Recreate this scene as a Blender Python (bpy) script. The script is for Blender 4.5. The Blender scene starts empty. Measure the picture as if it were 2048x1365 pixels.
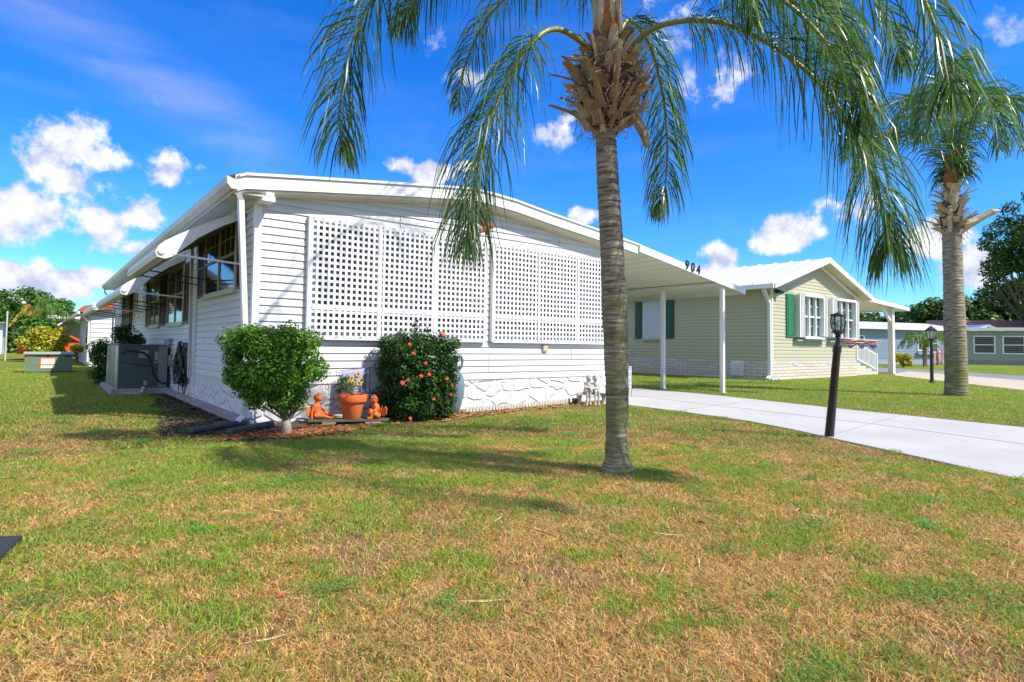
import bpy, bmesh, math, random
import numpy as np
from mathutils import Vector, Matrix, noise as mnoise
random.seed(7); rng = np.random.default_rng(7)
SC = bpy.context.scene; COL = SC.collection
R = math.radians
# ---------------------------------------------------------------- camera
cd = bpy.data.cameras.new('camera'); cam = bpy.data.objects.new('camera', cd); COL.objects.link(cam)
cd.sensor_width = 36; cd.lens = 20.868; cd.shift_y = -0.02075; cd.clip_start = 0.1; cd.clip_end = 3000
cam.matrix_world = Matrix(((0.78277, -0.03767, -0.62117, 0), (-0.62217, -0.02636, -0.78244, 0), (0.0131, 0.99894, -0.04408, 1.25), (0, 0, 0, 1)))
SC.camera = cam
SC.view_settings.view_transform = 'Standard'; SC.view_settings.look = 'None'
SC.view_settings.exposure = 0.8; SC.view_settings.gamma = 1
SC.cycles.max_bounces = 8; SC.cycles.transparent_max_bounces = 12
# ---------------------------------------------------------------- sun and sky
SUN_DIR = Vector((0.31, -0.62, 0.74)).normalized()       # towards the sun
sl = bpy.data.lights.new('sun', 'SUN'); sl.energy = 3.7; sl.angle = R(0.53); sl.color = (1, 0.93, 0.82)
so = bpy.data.objects.new('sun', sl); COL.objects.link(so); so.rotation_euler = SUN_DIR.to_track_quat('Z', 'Y').to_euler()
so.location = (30, -50, 60)
W = bpy.data.worlds.new('World'); SC.world = W; W.use_nodes = True
wn = W.node_tree.nodes; wl = W.node_tree.links; wn.clear()
def N(t, nodes=wn, **k):
    n = nodes.new(t)
    for a, b in k.items(): setattr(n, a, b)
    return n
def wmath(op, a, b=None, c=None, clamp=False):
    n = N('ShaderNodeMath', operation=op, use_clamp=clamp)
    for i, v in enumerate((a, b, c)):
        if v is None: continue
        if hasattr(v, 'is_output'): wl.new(v, n.inputs[i])
        else: n.inputs[i].default_value = v
    return n.outputs[0]
sky = N('ShaderNodeTexSky'); sky.sky_type = 'NISHITA'; sky.sun_disc = False
sky.sun_elevation = math.asin(SUN_DIR.z); sky.sun_rotation = math.atan2(SUN_DIR.x, SUN_DIR.y)
sky.air_density = 1.0; sky.dust_density = 0.3; sky.ozone_density = 2.2; sky.altitude = 0
tc = N('ShaderNodeTexCoord'); D = tc.outputs['Generated']
hs = N('ShaderNodeHueSaturation'); hs.inputs['Saturation'].default_value = 1.42; hs.inputs['Value'].default_value = 1.0
wl.new(sky.outputs[0], hs.inputs['Color'])
blue = N('ShaderNodeMix', data_type='RGBA', blend_type='MULTIPLY'); blue.inputs[0].default_value = 1; wl.new(hs.outputs[0], blue.inputs[6]); blue.inputs[7].default_value = (0.41, 0.79, 1.22, 1)
blobs = [(0.021, 0.966, 0.257, 0.063, 1.25), (0.054, 0.968, 0.244, 0.051, 1.5), (-0.004, 0.972, 0.233, 0.038, 1.5), (0.028, 0.976, 0.214, 0.059, 1.4), (-0.016, 0.986, 0.168, 0.101, 2.4), (-0.045, 0.987, 0.151, 0.076, 1.5), (0.053, 0.986, 0.158, 0.076, 1.5), (0.104, 0.979, 0.178, 0.046, 1.22), (0.112, 0.985, 0.13, 0.051, 1.71), (-0.013, 0.997, 0.078, 0.11, 2.89), (-0.032, 0.998, 0.051, 0.084, 3.33), (0.142, 0.958, 0.249, 0.055, 1.86), (0.13, 0.963, 0.237, 0.042, 2.0), (0.441, 0.85, 0.288, 0.038, 1.61), (0.491, 0.825, 0.28, 0.051, 1.71), (0.53, 0.796, 0.293, 0.025, 2.0), (0.504, 0.747, 0.433, 0.093, 1.57), (0.639, 0.687, 0.346, 0.051, 1.5), (0.835, 0.53, 0.149, 0.046, 1.57), (0.832, 0.542, 0.121, 0.059, 2.0), (0.885, 0.431, 0.177, 0.076, 2.25), (0.872, 0.463, 0.16, 0.051, 2.4), (0.909, 0.363, 0.203, 0.059, 1.4), (0.95, 0.272, 0.152, 0.055, 1.55), (0.942, 0.302, 0.145, 0.019, 1.38), (0.695, 0.686, 0.217, 0.034, 1.6), (0.774, 0.496, 0.393, 0.076, 1.5), (0.966, 0.232, 0.115, 0.051, 1.2), (0.062, 0.995, 0.084, 0.051, 2.4), (0.695, 0.535, 0.481, 0.101, 1.71), (0.895, 0.175, 0.41, 0.051, 1.0)]
n1 = N('ShaderNodeTexNoise'); n1.inputs['Scale'].default_value = 17; n1.inputs['Detail'].default_value = 10; n1.inputs['Roughness'].default_value = 0.6
wl.new(D, n1.inputs['Vector'])
acc = None
WISP = {16: .40, 17: .45, 26: .38, 29: .36, 30: .26, 22: .7, 11: .8, 12: .75}
for i, (x, y, z, r, s) in enumerate(blobs):
    sb = N('ShaderNodeVectorMath', operation='SUBTRACT'); wl.new(D, sb.inputs[0]); sb.inputs[1].default_value = (x, y, z)
    ml = N('ShaderNodeVectorMath', operation='MULTIPLY'); wl.new(sb.outputs[0], ml.inputs[0]); ml.inputs[1].default_value = (1, 1, s)
    ln = N('ShaderNodeVectorMath', operation='LENGTH'); wl.new(ml.outputs[0], ln.inputs[0])
    w = WISP.get(i, 1.0)
    v = wmath('MULTIPLY_ADD', ln.outputs['Value'], -w / (r * 1.05), w)
    acc = v if acc is None else wmath('SMOOTH_MAX', acc, v, 0.25)
dn = wmath('MULTIPLY_ADD', n1.outputs[0], 2.3, -1.22)
dens = wmath('ADD', acc, dn)
mr = N('ShaderNodeMapRange', interpolation_type='SMOOTHSTEP'); wl.new(dens, mr.inputs[0]); mr.inputs[1].default_value = 0.10; mr.inputs[2].default_value = 0.50
gate = N('ShaderNodeMapRange', interpolation_type='SMOOTHSTEP'); wl.new(acc, gate.inputs[0]); gate.inputs[1].default_value = -0.1; gate.inputs[2].default_value = 0.35
alpha = wmath('MULTIPLY', mr.outputs[0], gate.outputs[0])
# unseen broken cloud added behind the camera to whiten the light on shaded walls
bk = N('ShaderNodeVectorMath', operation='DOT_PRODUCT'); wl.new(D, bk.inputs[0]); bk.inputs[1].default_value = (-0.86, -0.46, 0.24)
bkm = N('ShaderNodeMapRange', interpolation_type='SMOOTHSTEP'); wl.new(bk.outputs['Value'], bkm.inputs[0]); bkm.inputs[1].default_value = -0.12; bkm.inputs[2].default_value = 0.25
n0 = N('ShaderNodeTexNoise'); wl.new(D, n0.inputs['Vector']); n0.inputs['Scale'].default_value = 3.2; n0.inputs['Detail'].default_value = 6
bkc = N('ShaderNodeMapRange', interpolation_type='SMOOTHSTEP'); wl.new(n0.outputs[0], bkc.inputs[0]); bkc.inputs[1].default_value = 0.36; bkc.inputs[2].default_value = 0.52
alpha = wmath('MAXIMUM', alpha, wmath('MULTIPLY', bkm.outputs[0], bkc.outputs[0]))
# cirrus streak: a band along a great circle
import itertools
ca, cb = Vector((-0.015, 0.915, 0.402)), Vector((0.297, 0.915, 0.274)); cn = ca.cross(cb).normalized()
dt = N('ShaderNodeVectorMath', operation='DOT_PRODUCT'); wl.new(D, dt.inputs[0]); dt.inputs[1].default_value = cn
mp = N('ShaderNodeMapping'); wl.new(D, mp.inputs[0]); mp.inputs['Scale'].default_value = (2, 2, 12); mp.inputs['Rotation'].default_value = (0, R(-28), 0)
n2 = N('ShaderNodeTexNoise'); wl.new(mp.outputs[0], n2.inputs['Vector']); n2.inputs['Scale'].default_value = 2.2; n2.inputs['Detail'].default_value = 6
wd = wmath('ABSOLUTE', dt.outputs['Value'])
band = N('ShaderNodeMapRange', interpolation_type='SMOOTHSTEP'); wl.new(wd, band.inputs[0]); band.inputs[1].default_value = 0.075; band.inputs[2].default_value = 0.0
sx = N('ShaderNodeSeparateXYZ'); wl.new(D, sx.inputs[0])
end1 = N('ShaderNodeMapRange', interpolation_type='SMOOTHSTEP'); wl.new(sx.outputs[0], end1.inputs[0]); end1.inputs[1].default_value = 0.36; end1.inputs[2].default_value = 0.2
cir = wmath('MULTIPLY', wmath('MULTIPLY', band.outputs[0], end1.outputs[0]), wmath('MULTIPLY_ADD', n2.outputs[0], 1.3, -0.35, True))
cir = wmath('MULTIPLY', cir, 0.8)
veil = wmath('MULTIPLY', wmath('MULTIPLY_ADD', n2.outputs[0], 1.2, -0.5, True), 0.16)
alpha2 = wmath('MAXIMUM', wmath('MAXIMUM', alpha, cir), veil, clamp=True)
# cloud brightness: dense parts white, thin and lower parts lavender grey
n3 = N('ShaderNodeTexNoise'); mp3 = N('ShaderNodeMapping'); wl.new(D, mp3.inputs[0]); mp3.inputs['Location'].default_value = (0.0, 0.0, -0.018)
wl.new(mp3.outputs[0], n3.inputs['Vector']); n3.inputs['Scale'].default_value = 17; n3.inputs['Detail'].default_value = 6; n3.inputs['Roughness'].default_value = 0.6
sh = wmath('SUBTRACT', n1.outputs[0], n3.outputs[0])
sh2 = wmath('MULTIPLY_ADD', sh, 3.4, wmath('MULTIPLY_ADD', dens, 0.45, 0.28), True)
cr = N('ShaderNodeMix', data_type='RGBA'); wl.new(sh2, cr.inputs[0]); cr.inputs[6].default_value = (2.7, 3.0, 4.1, 1); cr.inputs[7].default_value = (5.4, 5.5, 5.6, 1)
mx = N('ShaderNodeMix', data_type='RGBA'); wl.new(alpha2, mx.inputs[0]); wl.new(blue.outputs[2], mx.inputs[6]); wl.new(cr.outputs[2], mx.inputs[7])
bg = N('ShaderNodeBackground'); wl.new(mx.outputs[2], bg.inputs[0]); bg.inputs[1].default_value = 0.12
ow = N('ShaderNodeOutputWorld'); wl.new(bg.outputs[0], ow.inputs[0])
W.cycles.sampling_method = 'MANUAL'; W.cycles.sample_map_resolution = 512
# ---------------------------------------------------------------- materials
MATS = {}
def mat(name, col, rough=0.6, col2=None, ns=4.0, amt=0.5, bump=0.0, bs=20.0, metal=0.0, stretch=(1, 1, 1), spec=0.5, extra=None):
    if name in MATS: return MATS[name]
    m = bpy.data.materials.new(name); m.use_nodes = True; MATS[name] = m
    nt = m.node_tree; b = nt.nodes['Principled BSDF']
    b.inputs['Roughness'].default_value = rough; b.inputs['Metallic'].default_value = metal
    b.inputs['Specular IOR Level'].default_value = spec
    b.inputs['Base Color'].default_value = (*col, 1)
    t = nt.nodes.new('ShaderNodeTexCoord'); mpn = nt.nodes.new('ShaderNodeMapping'); nt.links.new(t.outputs['Object'], mpn.inputs[0])
    mpn.inputs['Scale'].default_value = stretch
    if col2 is not None:
        n = nt.nodes.new('ShaderNodeTexNoise'); n.inputs['Scale'].default_value = ns; n.inputs['Detail'].default_value = 6; n.inputs['Roughness'].default_value = 0.65
        nt.links.new(mpn.outputs[0], n.inputs['Vector'])
        r = nt.nodes.new('ShaderNodeMapRange'); nt.links.new(n.outputs[0], r.inputs[0]); r.inputs[1].default_value = 0.5 - 0.25 * (1 - amt) - 0.03; r.inputs[2].default_value = 0.5 + 0.25 * (1 - amt) + 0.12
        x = nt.nodes.new('ShaderNodeMix'); x.data_type = 'RGBA'; nt.links.new(r.outputs[0], x.inputs[0])
        x.inputs[6].default_value = (*col, 1); x.inputs[7].default_value = (*col2, 1)
        nt.links.new(x.outputs[2], b.inputs['Base Color'])
    if bump:
        n = nt.nodes.new('ShaderNodeTexNoise'); n.inputs['Scale'].default_value = bs; n.inputs['Detail'].default_value = 5
        nt.links.new(mpn.outputs[0], n.inputs['Vector'])
        bp = nt.nodes.new('ShaderNodeBump'); bp.inputs['Strength'].default_value = bump; bp.inputs['Distance'].default_value = 0.02
        nt.links.new(n.outputs[0], bp.inputs['Height']); nt.links.new(bp.outputs[0], b.inputs['Normal'])
    if extra: extra(nt, b, mpn)
    return m
def leafmat(name, stops, rough=0.45, trans=0.35, spec=0.4):
    """foliage: colour varies leaf by leaf"""
    if name in MATS: return MATS[name]
    m = bpy.data.materials.new(name); m.use_nodes = True; MATS[name] = m
    nt = m.node_tree; b = nt.nodes['Principled BSDF']; b.inputs['Roughness'].default_value = rough; b.inputs['Specular IOR Level'].default_value = spec
    g = nt.nodes.new('ShaderNodeNewGeometry'); cr = nt.nodes.new('ShaderNodeValToRGB')
    nt.links.new(g.outputs['Random Per Island'], cr.inputs[0])
    e = cr.color_ramp.elements
    for i, c in enumerate(stops):
        p = i / max(1, len(stops) - 1)
        if i < 2: el = e[i]; el.position = p
        else: el = e.new(p)
        el.color = (*c, 1)
    if len(stops) > 2:
        for i, c in enumerate(stops): e[i].position = i / (len(stops) - 1); e[i].color = (*c, 1)
    tr = nt.nodes.new('ShaderNodeBsdfTranslucent'); mixs = nt.nodes.new('ShaderNodeMixShader'); mixs.inputs[0].default_value = trans
    hv = nt.nodes.new('ShaderNodeHueSaturation'); hv.inputs['Value'].default_value = 1.5; hv.inputs['Saturation'].default_value = 1.1
    nt.links.new(cr.outputs[0], hv.inputs['Color']); nt.links.new(hv.outputs[0], tr.inputs[0])
    nt.links.new(cr.outputs[0], b.inputs['Base Color'])
    nt.links.new(b.outputs[0], mixs.inputs[1]); nt.links.new(tr.outputs[0], mixs.inputs[2])
    nt.links.new(mixs.outputs[0], nt.nodes['Material Output'].inputs[0])
    return m
# ---------------------------------------------------------------- mesh building
class MB:
    def __init__(s): s.v = []; s.f = []; s.m = []; s.mi = 0
    def add(s, vs, fs):
        o = len(s.v); s.v += [tuple(v) for v in vs]; s.f += [tuple(i + o for i in f) for f in fs]; s.m += [s.mi] * len(fs); return s
    def box(s, x0, x1, y0, y1, z0, z1):
        return s.add([(x0, y0, z0), (x1, y0, z0), (x1, y1, z0), (x0, y1, z0), (x0, y0, z1), (x1, y0, z1), (x1, y1, z1), (x0, y1, z1)],
                     [(3, 2, 1, 0), (4, 5, 6, 7), (0, 1, 5, 4), (1, 2, 6, 5), (2, 3, 7, 6), (3, 0, 4, 7)])
    def bar(s, a, b, w, h, up=(0, 0, 1)):
        a, b = Vector(a), Vector(b); d = (b - a).normalized(); u = Vector(up)
        if abs(d.dot(u)) > 0.95: u = Vector((1, 0, 0))
        sd = d.cross(u).normalized(); u = sd.cross(d).normalized(); P = []
        for p in (a, b):
            for i, j in ((-1, -1), (1, -1), (1, 1), (-1, 1)): P.append(p + sd * w / 2 * i + u * h / 2 * j)
        return s.add(P, [(3, 2, 1, 0), (4, 5, 6, 7), (0, 1, 5, 4), (1, 2, 6, 5), (2, 3, 7, 6), (3, 0, 4, 7)])
    def prism(s, pts, ax, a, b):
        """polygon pts (2-D) extruded along axis ax from a to b; y: pts=(x,z), x: pts=(y,z), z: pts=(x,y)"""
        def P(p, t): return {'y': (p[0], t, p[1]), 'x': (t, p[0], p[1]), 'z': (p[0], p[1], t)}[ax]
        n = len(pts); V = [P(p, a) for p in pts] + [P(p, b) for p in pts]
        return s.add(V, [tuple(range(n))[::-1], tuple(range(n, 2 * n))] + [(i, (i + 1) % n, n + (i + 1) % n, n + i) for i in range(n)])
    def tube(s, path, rad, n=8, cap=True):
        path = [Vector(p) for p in path]; k = len(path)
        if not hasattr(rad, '__len__'): rad = [rad] * k
        V = []; F = []; ref = None
        for i, p in enumerate(path):
            d = (path[min(i + 1, k - 1)] - path[max(i - 1, 0)]).normalized()
            if ref is None: ref = Vector((0, 0, 1)) if abs(d.z) < 0.9 else Vector((1, 0, 0))
            sd = d.cross(ref).normalized(); u = sd.cross(d).normalized(); ref = u
            for j in range(n):
                a = 2 * math.pi * j / n; V.append(p + (sd * math.cos(a) + u * math.sin(a)) * rad[i])
        for i in range(k - 1):
            for j in range(n): F.append((i * n + j, i * n + (j + 1) % n, (i + 1) * n + (j + 1) % n, (i + 1) * n + j))
        if cap: F += [tuple(range(n))[::-1], tuple(range((k - 1) * n, k * n))]
        return s.add(V, F)
    def lathe(s, c, prof, n=20, wob=0):
        c = Vector(c); V = []; F = []; k = len(prof)
        for i, (r, z) in enumerate(prof):
            for j in range(n):
                a = 2 * math.pi * j / n; rr = r * (1 + wob * (random.random() - .5)); V.append((c.x + rr * math.cos(a), c.y + rr * math.sin(a), c.z + z))
        for i in range(k - 1):
            for j in range(n): F.append((i * n + j, i * n + (j + 1) % n, (i + 1) * n + (j + 1) % n, (i + 1) * n + j))
        F += [tuple(range(n))[::-1], tuple(range((k - 1) * n, k * n))]
        return s.add(V, F)
    def ell(s, c, r, n=10, m=7, rot=None):
        V = []; F = []; c = Vector(c)
        if not hasattr(r, '__len__'): r = (r, r, r)
        q = Matrix.Identity(3) if rot is None else rot
        for i in range(m + 1):
            t = math.pi * i / m
            for j in range(n):
                a = 2 * math.pi * j / n
                V.append(c + q @ Vector((r[0] * math.sin(t) * math.cos(a), r[1] * math.sin(t) * math.sin(a), r[2] * math.cos(t))))
        for i in range(m):
            for j in range(n): F.append((i * n + j, (i + 1) * n + j, (i + 1) * n + (j + 1) % n, i * n + (j + 1) % n))
        return s.add(V, F)
ORG = {}
def tag(o, label=None, cat=None, group=None, kind=None):
    if label: o['label'] = label
    if cat: o['category'] = cat
    if group: o['group'] = group
    if kind: o['kind'] = kind
    return o
def root(name, loc, label, cat, group=None):
    o = bpy.data.objects.new(name, None); o.empty_display_size = 0.2; COL.objects.link(o); o.location = loc
    ORG[o.name] = Vector(loc); return tag(o, label, cat, group)
def finish(me, name, mats, parent, smooth):
    o = bpy.data.objects.new(name, me)
    if not isinstance(mats, (list, tuple)): mats = [mats]
    for m in mats: me.materials.append(m)
    if smooth: me.polygons.foreach_set('use_smooth', [True] * len(me.polygons))
    COL.objects.link(o)
    if parent is not None: o.parent = parent; ORG[o.name] = ORG[parent.name]
    else: ORG[o.name] = Vector((0, 0, 0))
    return o
def obj(name, mb, mats, parent=None, smooth=False, loc=None):
    """link an MB as one mesh; vertices are given in world space"""
    off = ORG[parent.name] if parent is not None else (Vector(loc) if loc else Vector((0, 0, 0)))
    me = bpy.data.meshes.new(name)
    me.from_pydata([(v[0] - off[0], v[1] - off[1], v[2] - off[2]) for v in mb.v], [], mb.f)
    if isinstance(mats, (list, tuple)) and len(mats) > 1: me.polygons.foreach_set('material_index', mb.m)
    me.validate()
    o = finish(me, name, mats, parent, smooth)
    if parent is None and loc: o.location = loc; ORG[o.name] = Vector(loc)
    bm = bmesh.new(); bm.from_mesh(me); bmesh.ops.recalc_face_normals(bm, faces=bm.faces); bm.to_mesh(me); bm.free()
    if smooth == 'auto':
        for p in me.polygons: p.use_smooth = True
        me.set_sharp_from_angle(angle=R(40))
    return o
def npmesh(name, V, F, mats, parent=None, col=None, smooth=False):
    """fast mesh from numpy arrays, F of equal-size polygons"""
    off = np.array(ORG[parent.name]) if parent is not None else np.zeros(3)
    V = np.asarray(V, dtype=np.float64) - off; F = np.asarray(F, dtype=np.int32); k = F.shape[1]
    me = bpy.data.meshes.new(name); me.vertices.add(len(V)); me.vertices.foreach_set('co', V.astype(np.float32).ravel())
    me.loops.add(F.size); me.loops.foreach_set('vertex_index', F.ravel())
    me.polygons.add(len(F)); me.polygons.foreach_set('loop_start', np.arange(0, F.size, k, dtype=np.int32))
    try: me.polygons.foreach_set('loop_total', np.full(len(F), k, dtype=np.int32))
    except Exception: pass
    me.update(calc_edges=True)
    if col is not None:
        a = me.color_attributes.new('Col', 'FLOAT_COLOR', 'POINT'); c = np.ones((len(V), 4), dtype=np.float32); c[:, :3] = col; a.data.foreach_set('color', c.ravel())
    return finish(me, name, mats, parent, smooth)
def soft(name, mb, m, parent, voxel=0.008, smooth=2):
    """several overlapping solids fused into one continuous skin"""
    o = obj(name + '_tmp', mb, m); md = o.modifiers.new('r', 'REMESH'); md.mode = 'VOXEL'; md.voxel_size = voxel; md.use_smooth_shade = True
    ms = o.modifiers.new('s', 'SMOOTH'); ms.factor = 0.5; ms.iterations = smooth
    dg = bpy.context.evaluated_depsgraph_get(); me = bpy.data.meshes.new_from_object(o.evaluated_get(dg))
    bpy.data.objects.remove(o); off = ORG[parent.name] if parent is not None else Vector((0, 0, 0)); me.transform(Matrix.Translation(-off)); me.name = name; me.materials.clear()
    return finish(me, name, m, parent, True)
# ---------------------------------------------------------------- value noise for grass / ground
_T = rng.random((256, 256))
def vnoise(x, y):
    xi = np.floor(x).astype(int); yi = np.floor(y).astype(int); u = x - xi; v = y - yi; u = u * u * (3 - 2 * u); v = v * v * (3 - 2 * v)
    a = _T[xi % 256, yi % 256]; b = _T[(xi + 1) % 256, yi % 256]; c = _T[xi % 256, (yi + 1) % 256]; d = _T[(xi + 1) % 256, (yi + 1) % 256]
    return (a * (1 - u) + b * u) * (1 - v) + (c * (1 - u) + d * u) * v
def fbm(x, y, o=4):
    s = 0; a = .5; t = 0
    for i in range(o): s = s + a * vnoise(x * 2 ** i + 17 * i, y * 2 ** i + 31 * i); t += a; a *= .55
    return s / t
# ================================================================ ground
DRIVE = [(10.9, 22), (10.9, 9.9), (10.45, 9.45), (9.94, 8.46), (9.80, 6.9), (9.55, 5.45), (9.15, 4.5), (8.67, 3.62), (8.05, 2.44), (7.49, 1.45), (6.6, 0.0), (5.2, -2.0), (11, -3), (12.4, 0.3), (12.75, 2.45), (13.2, 5.3), (13.98, 8.73), (14.4, 12.2), (14.5, 22)]
_M0 = [(1.3, 9.3), (1.45, 8.7), (1.75, 8.25), (2.2, 8.02), (2.7, 7.9), (3.3, 7.95), (3.75, 8.25), (4.3, 8.35), (5.2, 8.3), (6.2, 8.55), (7.5, 8.95), (9.5, 8.75), (10.1, 9.1), (10.3, 9.6), (2.4, 9.6), (2.4, 16.4), (2.1, 16.2), (1.9, 14.2), (1.65, 12.4), (1.5, 11.2), (1.45, 10.3)]
NDRIVE = [(36.8, 12.5), (33.85, 11.49), (31.0, 9.3), (25.4, 4.85), (21, 1.2), (24, -1), (34.4, 6.57), (37, 9.2), (42, 13.5)]
MULCH = []
for _i in range(len(_M0)):
    _a, _b = np.array(_M0[_i]), np.array(_M0[(_i + 1) % len(_M0)]); _n = max(1, int(np.linalg.norm(_b - _a) / .12))
    for _k in range(_n):
        _p = _a + (_b - _a) * _k / _n; MULCH.append(tuple(_p + (rng.normal(size=2) * .045 if (_p[1] < 9.3 or _p[0] < 2.2) else 0)))
def inpoly(x, y, poly):
    c = np.zeros(np.shape(x), bool); n = len(poly)
    for i in range(n):
        x0, y0 = poly[i]; x1, y1 = poly[(i + 1) % n]
        if y0 == y1: continue
        t = ((y0 > y) != (y1 > y)) & (x < (x1 - x0) * (y - y0) / (y1 - y0) + x0); c ^= t
    return c
def dryness(x, y):
    """0 = lush green, 1 = straw"""
    d = 1.0 - 0.076 * np.maximum(0, np.hypot(x, y) - 2.6)
    d = d + 0.18 * np.exp(-((x - 6.5) ** 2 / 6 + (y - 4.2) ** 2 / 4)) + 0.22 * np.exp(-((x - 8.0) ** 2 / 3.5 + (y - 8.6) ** 2 / .5))
    d = d - 0.35 * np.exp(-((x - 2.3) ** 2 / 2.2 + (y - 6.5) ** 2 / 1.2)) - 0.22 * np.exp(-((x - 6.2) ** 2 / 3 + (y - 7.6) ** 2 / .8)) - 0.25 * np.exp(-((x + 0.1) ** 2 / .5 + (y - 4.6) ** 2 / .6))
    d = d + 0.3 * np.exp(-((x - 0.1) ** 2 / 0.5 + (y - 9.9) ** 2 / 2.5)) + 0.35 * np.exp(-((x - 1.5) ** 2 / .9 + (y - 27) ** 2 / 16))
    d = np.maximum(d, 0.22)
    n = (fbm(x * .9 + 5, y * .9) - .5) * .75 + (fbm(x * 3.1, y * 3.1 + 40) - .5) * 1.5 + (fbm(x * 9, y * 9 + 13, 3) - .5) * 1.1
    return np.clip(d + n, 0, 1)
def bareness(x, y):
    return np.clip(1.25 - np.hypot(x - 4.57, y - 4.02) / .22, 0, 1) + np.clip((fbm(x * 1.3 + 90, y * 1.3 + 11) - .64) * 7, 0, 1) * np.clip(1.4 - np.hypot(x - 2.5, y - 2.5) / 6, 0, 1)
ax = lambda lo, hi, st: np.concatenate([-np.geomspace(2, 900, 26)[::-1] + lo, np.arange(lo, hi, st), hi + np.geomspace(.5, 900, 30)])
gx, gy = np.meshgrid(ax(-8, 34, .2), ax(-3, 36, .2), indexing='ij'); nx, ny = gx.shape
dr = dryness(gx, gy); bare = bareness(gx, gy)[..., None]
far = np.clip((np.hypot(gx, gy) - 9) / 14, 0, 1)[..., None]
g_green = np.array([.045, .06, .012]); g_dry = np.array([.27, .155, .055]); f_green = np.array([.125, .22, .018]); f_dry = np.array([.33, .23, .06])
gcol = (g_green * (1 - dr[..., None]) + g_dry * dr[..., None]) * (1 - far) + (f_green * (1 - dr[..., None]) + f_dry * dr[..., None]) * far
gcol = gcol * (1 - bare) + np.array([.30, .19, .10]) * bare
idx = np.arange(nx * ny).reshape(nx, ny)
F = np.stack([idx[:-1, :-1], idx[1:, :-1], idx[1:, 1:], idx[:-1, 1:]], -1).reshape(-1, 4)
def lawn_extra(nt, b, mpn):
    at = nt.nodes.new('ShaderNodeAttribute'); at.attribute_name = 'Col'
    n = nt.nodes.new('ShaderNodeTexNoise'); n.inputs['Scale'].default_value = 22; n.inputs['Detail'].default_value = 8; n.inputs['Roughness'].default_value = .75
    nt.links.new(mpn.outputs[0], n.inputs['Vector'])
    r = nt.nodes.new('ShaderNodeMapRange'); nt.links.new(n.outputs[0], r.inputs[0]); r.inputs[1].default_value = .3; r.inputs[2].default_value = .7; r.inputs[3].default_value = .45; r.inputs[4].default_value = 1.6
    x = nt.nodes.new('ShaderNodeVectorMath'); x.operation = 'SCALE'; nt.links.new(at.outputs['Color'], x.inputs[0]); nt.links.new(r.outputs[0], x.inputs['Scale'])
    nt.links.new(x.outputs[0], b.inputs['Base Color'])
    bp = nt.nodes.new('ShaderNodeBump'); bp.inputs['Strength'].default_value = .9; bp.inputs['Distance'].default_value = .05
    nt.links.new(n.outputs[0], bp.inputs['Height']); nt.links.new(bp.outputs[0], b.inputs['Normal'])
lawn = npmesh('lawn', np.stack([gx, gy, np.zeros_like(gx)], -1).reshape(-1, 3), F, mat('lawn_soil', (.1, .1, .05), .95, extra=lawn_extra, spec=.1), col=gcol.reshape(-1, 3))
tag(lawn, kind='structure')
def sheet(name, poly, z, m, kind='structure'):
    mb = MB(); mb.add([(x, y, z) for x, y in poly], [tuple(range(len(poly)))]); o = obj(name, mb, m)
    bm = bmesh.new(); bm.from_mesh(o.data); bmesh.ops.triangulate(bm, faces=bm.faces); bm.to_mesh(o.data); bm.free()
    return tag(o, kind=kind)
conc = mat('driveway_concrete', (.41, .40, .375), .85, (.56, .55, .53), .8, .0, bump=.12, bs=60)
def slab(name, poly, z0, z1, m):
    mb = MB(); mb.prism(poly, 'z', z0, z1); o = obj(name, mb, m)
    bm = bmesh.new(); bm.from_mesh(o.data); bmesh.ops.triangulate(bm, faces=bm.faces); bm.to_mesh(o.data); bm.free()
    return tag(o, kind='structure')
slab('driveway', DRIVE, -.05, .022, conc)
# expansion joints: thin dark grooves lying on the slab
jb = MB()
for a, b in [((10.0, 7.2), (13.75, 7.6)), ((9.0, 3.9), (13.0, 4.3)), ((7.6, 1.5), (12.6, 1.9)), ((11.3, 21), (11.9, 9.6)), ((11.9, 9.6), (11.0, 4.1)), ((11, 4.1), (9.7, -.5)), ((10.95, 11.2), (14.2, 11.2))]:
    jb.bar((*a, .0245), (*b, .0245), .014, .003)
tag(obj('driveway_joints', jb, mat('joint', (.30, .30, .30), .9)), kind='structure')
slab('neighbour_driveway', NDRIVE, -.05, .018, mat('tan_concrete', (.55, .47, .34), .85, (.48, .40, .28), 1.2, .2))
sheet('road', [(34.6, 7.6), (38.2, 13.4), (44, 24), (52, 24), (46, 13), (38, 4.6), (30, -4), (24, -7)], .012, mat('road_asphalt', (.20, .20, .215), .9, (.26, .26, .27), 3, .3, bump=.2, bs=40))
soil = mat('mulch_soil', (.055, .034, .018), .95, (.11, .068, .034), 9, .4, bump=.8, bs=30)
sheet('mulch_bed', MULCH, .006, soil)
# bark chips
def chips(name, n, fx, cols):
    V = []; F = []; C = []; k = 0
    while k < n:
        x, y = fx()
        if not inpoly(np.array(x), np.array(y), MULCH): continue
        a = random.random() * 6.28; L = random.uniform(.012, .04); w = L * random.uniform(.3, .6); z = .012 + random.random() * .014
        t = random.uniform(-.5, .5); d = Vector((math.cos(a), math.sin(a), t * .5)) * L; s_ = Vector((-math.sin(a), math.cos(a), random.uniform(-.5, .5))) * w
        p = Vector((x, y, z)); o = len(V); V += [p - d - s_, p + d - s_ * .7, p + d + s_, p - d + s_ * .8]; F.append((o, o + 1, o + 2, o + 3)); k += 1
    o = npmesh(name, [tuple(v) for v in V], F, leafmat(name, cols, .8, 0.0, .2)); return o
o = chips('bark_chips', 5200, lambda: (random.gauss(2.95, .65), random.gauss(8.2, .22)), [(.16, .05, .02), (.42, .15, .055), (.55, .24, .10), (.28, .10, .04)])
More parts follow.
